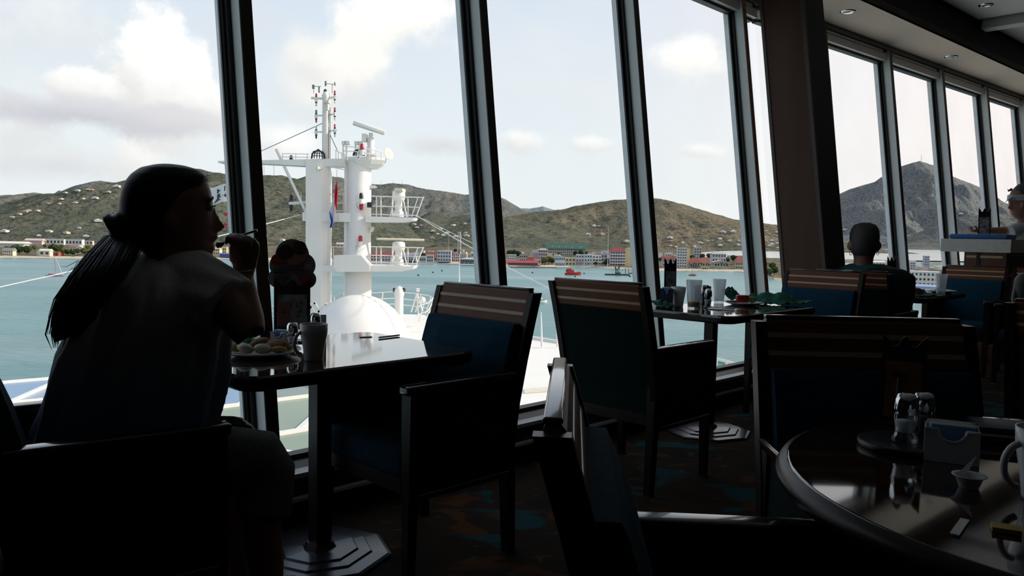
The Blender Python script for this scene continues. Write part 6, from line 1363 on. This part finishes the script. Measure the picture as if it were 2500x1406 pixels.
# hair: cap over the skull, gathered into a tie, ponytail with loose strands
hr = MB(); HSX = [(632, 395, 372, .03), (615, 400, 352, .055), (595, 412, 332, .070), (570, 425, 315, .080), (545, 435, 306, .083), (520, 452, 303, .085), (495, 472, 304, .0865), (470, 488, 309, .086), (450, 500, 316, .083), (430, 505, 330, .076), (414, 486, 350, .062), (405, 452, 380, .040), (402, 425, 400, .014)]
rg = []
for py, fx, bx, hw in HSX:
    c = (hx(fx)+hx(bx))/2; r = (hx(fx)-hx(bx))/2
    rg.append([hc+E1*(c+r*math.cos(2*math.pi*k/36))+E2*(hw+.0015*math.sin(k*5))*math.sin(2*math.pi*k/36)+Z*hz(py) for k in range(36)])
hr.loft(rg); hr.ell(hp(318, 560), (.040, .045, .045), 16, 10)
remeshed(hr, 'hair', M_hair, wm, .006, 3)
MB().lathe([(.020, -.012), (.036, -.008), (.038, .006), (.022, .012)], hp(297, 556, -.01), 18, R=Vector((-.8, -.1, -.5)).to_track_quat('Z', 'X').to_matrix()).build('hair_tie', M_lamp, wm)
pt = [(306, 562, -.02, 42), (286, 596, -.08, 60), (254, 648, -.15, 70), (222, 702, -.19, 70), (196, 750, -.20, 58), (178, 795, -.20, 44), (160, 826, -.20, 24)]
pn = MB(); rings_tube(pn, [(Wp(x, y, d), (E1+Z*.35).normalized(), r*k1, E2, r*k1*.62) for x, y, d, r in pt], 24); tail = pn.build('ponytail', M_hair, wm)
stn = MB(); rr = random.Random(4)
for i in range(150):
    a = rr.uniform(0, 2*math.pi); q = rr.uniform(.75, 1.10); L = rr.uniform(.75, 1.08); pts = []
    for j, (x, y, d, r) in enumerate(pt):
        t = j/(len(pt)-1)
        if t > L and j > 4: break
        w = q*(1+.05*math.sin(j*1.7+i)); rad = r*(1.0 if j < 5 else 1.15)
        pts.append(Wp(x, y, d)+(E1+Z*.35).normalized()*math.cos(a)*rad*k1*w+E2*math.sin(a)*rad*k1*.62*w+Z*(-.02 if j == 6 else 0)*rr.random())
    stn.tube(pts, [.0016]*(len(pts)-1)+[.0005], 4, cap=False)
for i in range(7):
    x0, y0 = rr.uniform(200, 270), rr.uniform(600, 700); stn.tube([Wp(x0-(y0-600)*.35, y0, -.15), Wp(x0-30-(y0-600)*.35, y0+rr.uniform(-5, 20), -.15), Wp(x0-45-(y0-600)*.4, y0+rr.uniform(5, 50), -.15)], [.0009, .0007, .0003], 4)
for i in range(26):
    a = rr.uniform(-.7, .7); b = hp(rr.uniform(480, 506), rr.uniform(420, 450), a*.06); stn.tube([b, b+E1*rr.uniform(.002, .012)+Z*rr.uniform(-.006, .008)], [.0007, .0003], 4)
stn.build('loose_strands', M_hair, tail, kind='stuff')
MB().tube([wr+(Vector((math.cos(2*math.pi*k/20), math.sin(2*math.pi*k/20), .12*math.cos(2*math.pi*k/20)))*.0285)+Z*.006 for k in range(21)], .0028, 6).build('bracelet', mat('pale_bracelet', (.6, .55, .45), rough=.3, metal=.6), wm)
M_fk = mat('dull_steel', (.22, .22, .22), rough=.35, metal=1.)
fk = empty('held_fork', Wp(600, 575), 'fork held in the woman\'s raised hand at her mouth', 'fork')
MB().tube([Wp(628, 562, .0), Wp(600, 571, .0), Wp(578, 576, .0), Wp(560, 584), Wp(545, 594)], [.0034, .0028, .0020, .0017, .0018], 8).build('handle', M_fk, fk)
MB().tube([Wp(547, 593), Wp(538, 598), Wp(530, 599)], [.003, .007, .008], 8).build('neck', M_fk, fk)
for d in (-.009, -.003, .003, .009): MB().tube([Wp(532, 599, d), Wp(518, 598, d)], .0011, 5).build('tine', M_fk, fk)
# ------------------------------------------------------------------ man seen from behind, beyond the pillar chair
M_teal = mat('teal_shirt', (.015, .115, .125), (.010, .085, .095), rough=.9, scale=20, bump=.3)
M_dkg = mat('dark_green_vest', (.012, .028, .024), rough=.95, scale=20)
mY = 5.66; k2 = mY/F
def Mp(px, py, dy=0.): return D(px, py, mY+dy)
A1 = Vector((.91, -.41, 0)); A2 = Vector((.41, .91, 0))
mn = empty('person', P(5.92, 2.19, 0), 'man with short hair and earrings sitting with his back to us in teal', 'person')
body = MB(); hc2 = Mp(2110, 595, .06)
rg = []
for py, hw, d0, d1 in ((655, 24, -.055, .055), (640, 22.5, -.06, .075), (627, 24, -.07, .09), (612, 30, -.09, .105), (595, 33, -.102, .108), (578, 33.5, -.10, .108), (562, 31, -.092, .098), (551, 24, -.07, .075), (546, 12, -.035, .04)):
    rg.append([Vector((hc2.x, hc2.y, 0))+Vector((.9, -.42, 0))*math.cos(2*math.pi*k/24)*hw*k2*.97+Vector((.42, .9, 0))*((d0+d1)/2+(d1-d0)/2*math.sin(2*math.pi*k/24))+Z*Mp(2110, py, .06).z for k in range(24)])
body.loft(rg)
for px in (2076, 2144): body.ell(Mp(px, 600, .06), (.022, .030, .038), 12, 8)
nz_ = Vector((hc2.x, hc2.y, 0))+Vector((.42, .9, 0))*.115; body.ell(nz_+Z*Mp(2110, 603).z, (.018, .022, .03), 12, 8)
TS2 = [(648, 32, .06, .07), (656, 62, .10, .10), (672, 86, .12, .11), (720, 84, .13, .12), (770, 72, .13, .12), (830, 68, .13, .13)]
rings_tube(body, [(Mp(2118, py, .08), A1, hw*k2, A2, d) for py, hw, d, _ in TS2], 22)
b0 = P(5.95, 2.19, .47)
for sd in (-1, 1):
    hj = b0+NA*sd*.10; kn = hj+UA*.42+Z*.05; ft = kn+UA*.05; ft.z = .06; body.tube([hj, hj.lerp(kn, .5), kn, kn.lerp(ft, .5), ft], [.085, .075, .06, .05, .035], 12); body.ell(ft+UA*.07-Z*.025, (.12, .042, .033), 14, 8, Matrix((UA, NA, Z)).transposed())
# arms forward onto the table
for sd, sx in ((1, 2062), (-1, 2176)):
    s_ = Mp(sx, 685, .06); e_ = s_+UA*.18-Z*.24-NA*sd*-.02; w_ = e_+UA*.24+Z*.08; w_.z = .80; body.tube([s_, s_.lerp(e_, .5), e_], [.058, .05, .042], 12); body.tube([e_, e_.lerp(w_, .5), w_], [.042, .036, .026], 12); hand(body, w_, UA, NA*-sd, Z*.3+NA*-sd, 1., .5)
remeshed(body, 'body', M_skin, mn, .010, 4)
hr = MB(); rg = []
for py, hw, d0, d1 in ((624, 22, -.075, -.02), (617, 27, -.092, .01), (606, 32, -.105, .05), (592, 35, -.113, .09), (576, 35.5, -.111, .116), (560, 33, -.10, .108), (549, 26, -.078, .083), (543.5, 12, -.035, .04)):
    rg.append([Vector((hc2.x, hc2.y, 0))+Vector((.9, -.42, 0))*math.cos(2*math.pi*k/24)*hw*k2*.97+Vector((.42, .9, 0))*((d0+d1)/2+(d1-d0)/2*math.sin(2*math.pi*k/24))+Z*Mp(2110, py, .06).z for k in range(24)])
hr.loft(rg); hr.tube([Mp(2143, 600, .05), Mp(2145, 608, .05), Mp(2141, 616, .05)], [.012, .008, .003], 6); hr.build('hair', M_grayh, mn)
for px in (2077, 2143): MB().tube([Mp(px, 618, .05)+Vector((.010*math.cos(2*math.pi*k/14), .004*math.cos(2*math.pi*k/14), .014*math.sin(2*math.pi*k/14))) for k in range(15)], .0022, 5).build('earring', M_chrome, mn)
st = MB(); rings_tube(st, [(Mp(2118, py, .08), A1, hw*k2+.012, A2, d+.014) for py, hw, d, _ in [(644, 36, .07, 0)]+TS2[1:]], 28)
for sd, sx in ((1, 2062), (-1, 2176)):
    s_ = Mp(sx, 685, .06); e_ = s_+UA*.18-Z*.24; st.tube([s_-Z*-.02, s_.lerp(e_, .4), s_.lerp(e_, .85)], [.075, .068, .066], 14)
remeshed(st, 'shirt', M_teal, mn, .010, 5)
vs_ = MB(); rings_tube(vs_, [(Mp(2135, py, .06), A1, hw*k2+.018, A2, d+.020) for py, hw, d, _ in [(652, 40, .08, 0)]+TS2[1:]], 28); remeshed(vs_, 'draped_jacket', M_dkg, mn, .012, 10)
tr = MB()
for sd in (-1, 1):
    hj = b0+NA*sd*.10; kn = hj+UA*.42+Z*.05; ft = kn+UA*.05; ft.z = .12; tr.tube([hj-UA*.05, hj.lerp(kn, .5), kn, kn.lerp(ft, .5), ft], [.10, .088, .072, .064, .062], 14)
tr.ell(b0+Z*.03, (.17, .17, .09), 16, 10); remeshed(tr, 'trousers', M_lamp, mn, .011, 4)
# ------------------------------------------------------------------ man in visor leaning on the counter
vY = 8.55; k3 = vY/F
M_gshirt = mat('grey_tee', (.34, .35, .37), (.30, .31, .33), rough=.9, scale=15, bump=.3)
def Vp(px, py, dy=0.): return D(px, py, vY+dy)
vb = Vp(2560, 600); vn = empty('person', Vector((vb.x, vb.y, 0)), 'man in dark visor and grey shirt resting his arm on the counter', 'person')
body = MB(); f1 = Vector((-.97, .25, 0)); f2 = Vector((.25, .97, 0))
def vsec(lst, exp=0.): return [[Vp((fx+bx)/2, py)+f1*((bx-fx)/2*k3+exp)*math.cos(2*math.pi*k/24)+f2*(hw+exp)*math.sin(2*math.pi*k/24) for k in range(24)] for py, fx, bx, hw in lst]
HD = [(533, 2478, 2512, .05), (524, 2470, 2515, .062), (510, 2467, 2522, .072), (495, 2466, 2528, .078), (480, 2467, 2530, .08), (466, 2472, 2527, .075), (456, 2482, 2518, .055), (451, 2492, 2508, .02)]
body.loft(vsec(HD)); body.loft([[Vp(2468, 495)+f2*-.01, Vp(2468, 495)+f2*.01, Vp(2466, 496)+f2*.004, Vp(2466, 496)-f2*.004], [Vp(2470, 509)+f2*-.016, Vp(2470, 509)+f2*.016, Vp(2459, 508)+f2*.007, Vp(2459, 508)-f2*.007], [Vp(2472, 513)+f2*-.014, Vp(2472, 513)+f2*.014, Vp(2464, 512)+f2*.005, Vp(2464, 512)-f2*.005]])
body.ell(Vp(2497, 500, -.08), (.012, .016, .028), 10, 8)
rings_tube(body, [(Vp(2497, 515), f1, .07, f2, .06), (Vp(2503, 545), f1, .075, f2, .065), (Vp(2520, 570), f1, .11, f2, .10)], 18)
VT = [(545, 2515, 35, .08), (560, 2530, 60, .12), (590, 2545, 75, .15), (640, 2560, 72, .15), (720, 2565, 68, .14), (790, 2565, 62, .14)]
rings_tube(body, [(Vp(cx, py), f1, hw*k3, f2, d) for py, cx, hw, d in VT], 22)
ve, vw = Vp(2455, 575, .1), Vp(2385, 569, .0); ve.z = max(ve.z, 1.225+.095); vw.z = 1.225+.085
body.tube([Vp(2500, 560), Vp(2485, 562), ve], [.062, .058, .048], 12); body.tube([ve, ve.lerp(vw, .5), vw], [.048, .040, .028], 12); hand(body, vw, vw-ve, f2, Z, 1., .7)
for sd in (-1, 1):
    hj = Vp(2565, 800)+f2*sd*.10; ft = Vector((hj.x, hj.y, .06)); body.tube([hj, hj.lerp(ft, .45), hj.lerp(ft, .75), ft], [.09, .062, .056, .038], 12); body.ell(ft+f1*-.07-Z*.025, (.12, .045, .033), 14, 8)
remeshed(body, 'body', M_skin, vn, .011, 4)
hr = MB(); hr.loft(vsec([(505, 2500, 2524, .076), (492, 2492, 2531, .082), (478, 2474, 2533, .084), (464, 2476, 2530, .079), (453, 2486, 2520, .058), (447, 2494, 2508, .022)], .006)); hr.tube([Vp(2470, 462), Vp(2462, 466), Vp(2460, 462)], [.016, .010, .003], 6); hr.build('hair', M_grayh, vn)
vz = MB(); vz.loft(vsec([(490, 2465, 2531, .082), (476, 2467, 2533, .084)], .010)); vz.build('visor_band', mat('pale_visor', (.42, .42, .43), rough=.8), vn)
vz = MB(); q = [Vp(2470, 482, -.07), Vp(2470, 482, .07), Vp(2455, 494, .045), Vp(2454, 494, 0), Vp(2455, 494, -.045)]; vz.extrude(q, (0, 0, .006)); vz.build('visor_peak', bpy.data.materials['pale_visor'], vn)
st = MB(); rings_tube(st, [(Vp(cx, py), f1, hw*k3+.014, f2, d+.014) for py, cx, hw, d in VT], 28); st.tube([Vp(2510, 558), Vp(2490, 558), Vp(2468, 566)], [.085, .076, .070], 16); remeshed(st, 'shirt', M_gshirt, vn, .011, 5)
wl_ = vw.lerp(ve, .12); ax = (ve-vw).normalized(); xa = ax.orthogonal().normalized(); ya = ax.cross(xa)
MB().tube([wl_+(xa*math.cos(2*math.pi*k/18)+ya*math.sin(2*math.pi*k/18))*.034 for k in range(19)], .008, 6).build('wrist_watch', M_chrome, vn)
tr = MB()
for sd in (-1, 1):
    hj = Vp(2565, 790)+f2*sd*.10; ft = Vector((hj.x, hj.y, .14)); tr.tube([hj+Z*.05, hj.lerp(ft, .5), ft], [.105, .08, .07], 14)
remeshed(tr, 'trousers', M_lamp, vn, .012, 4)
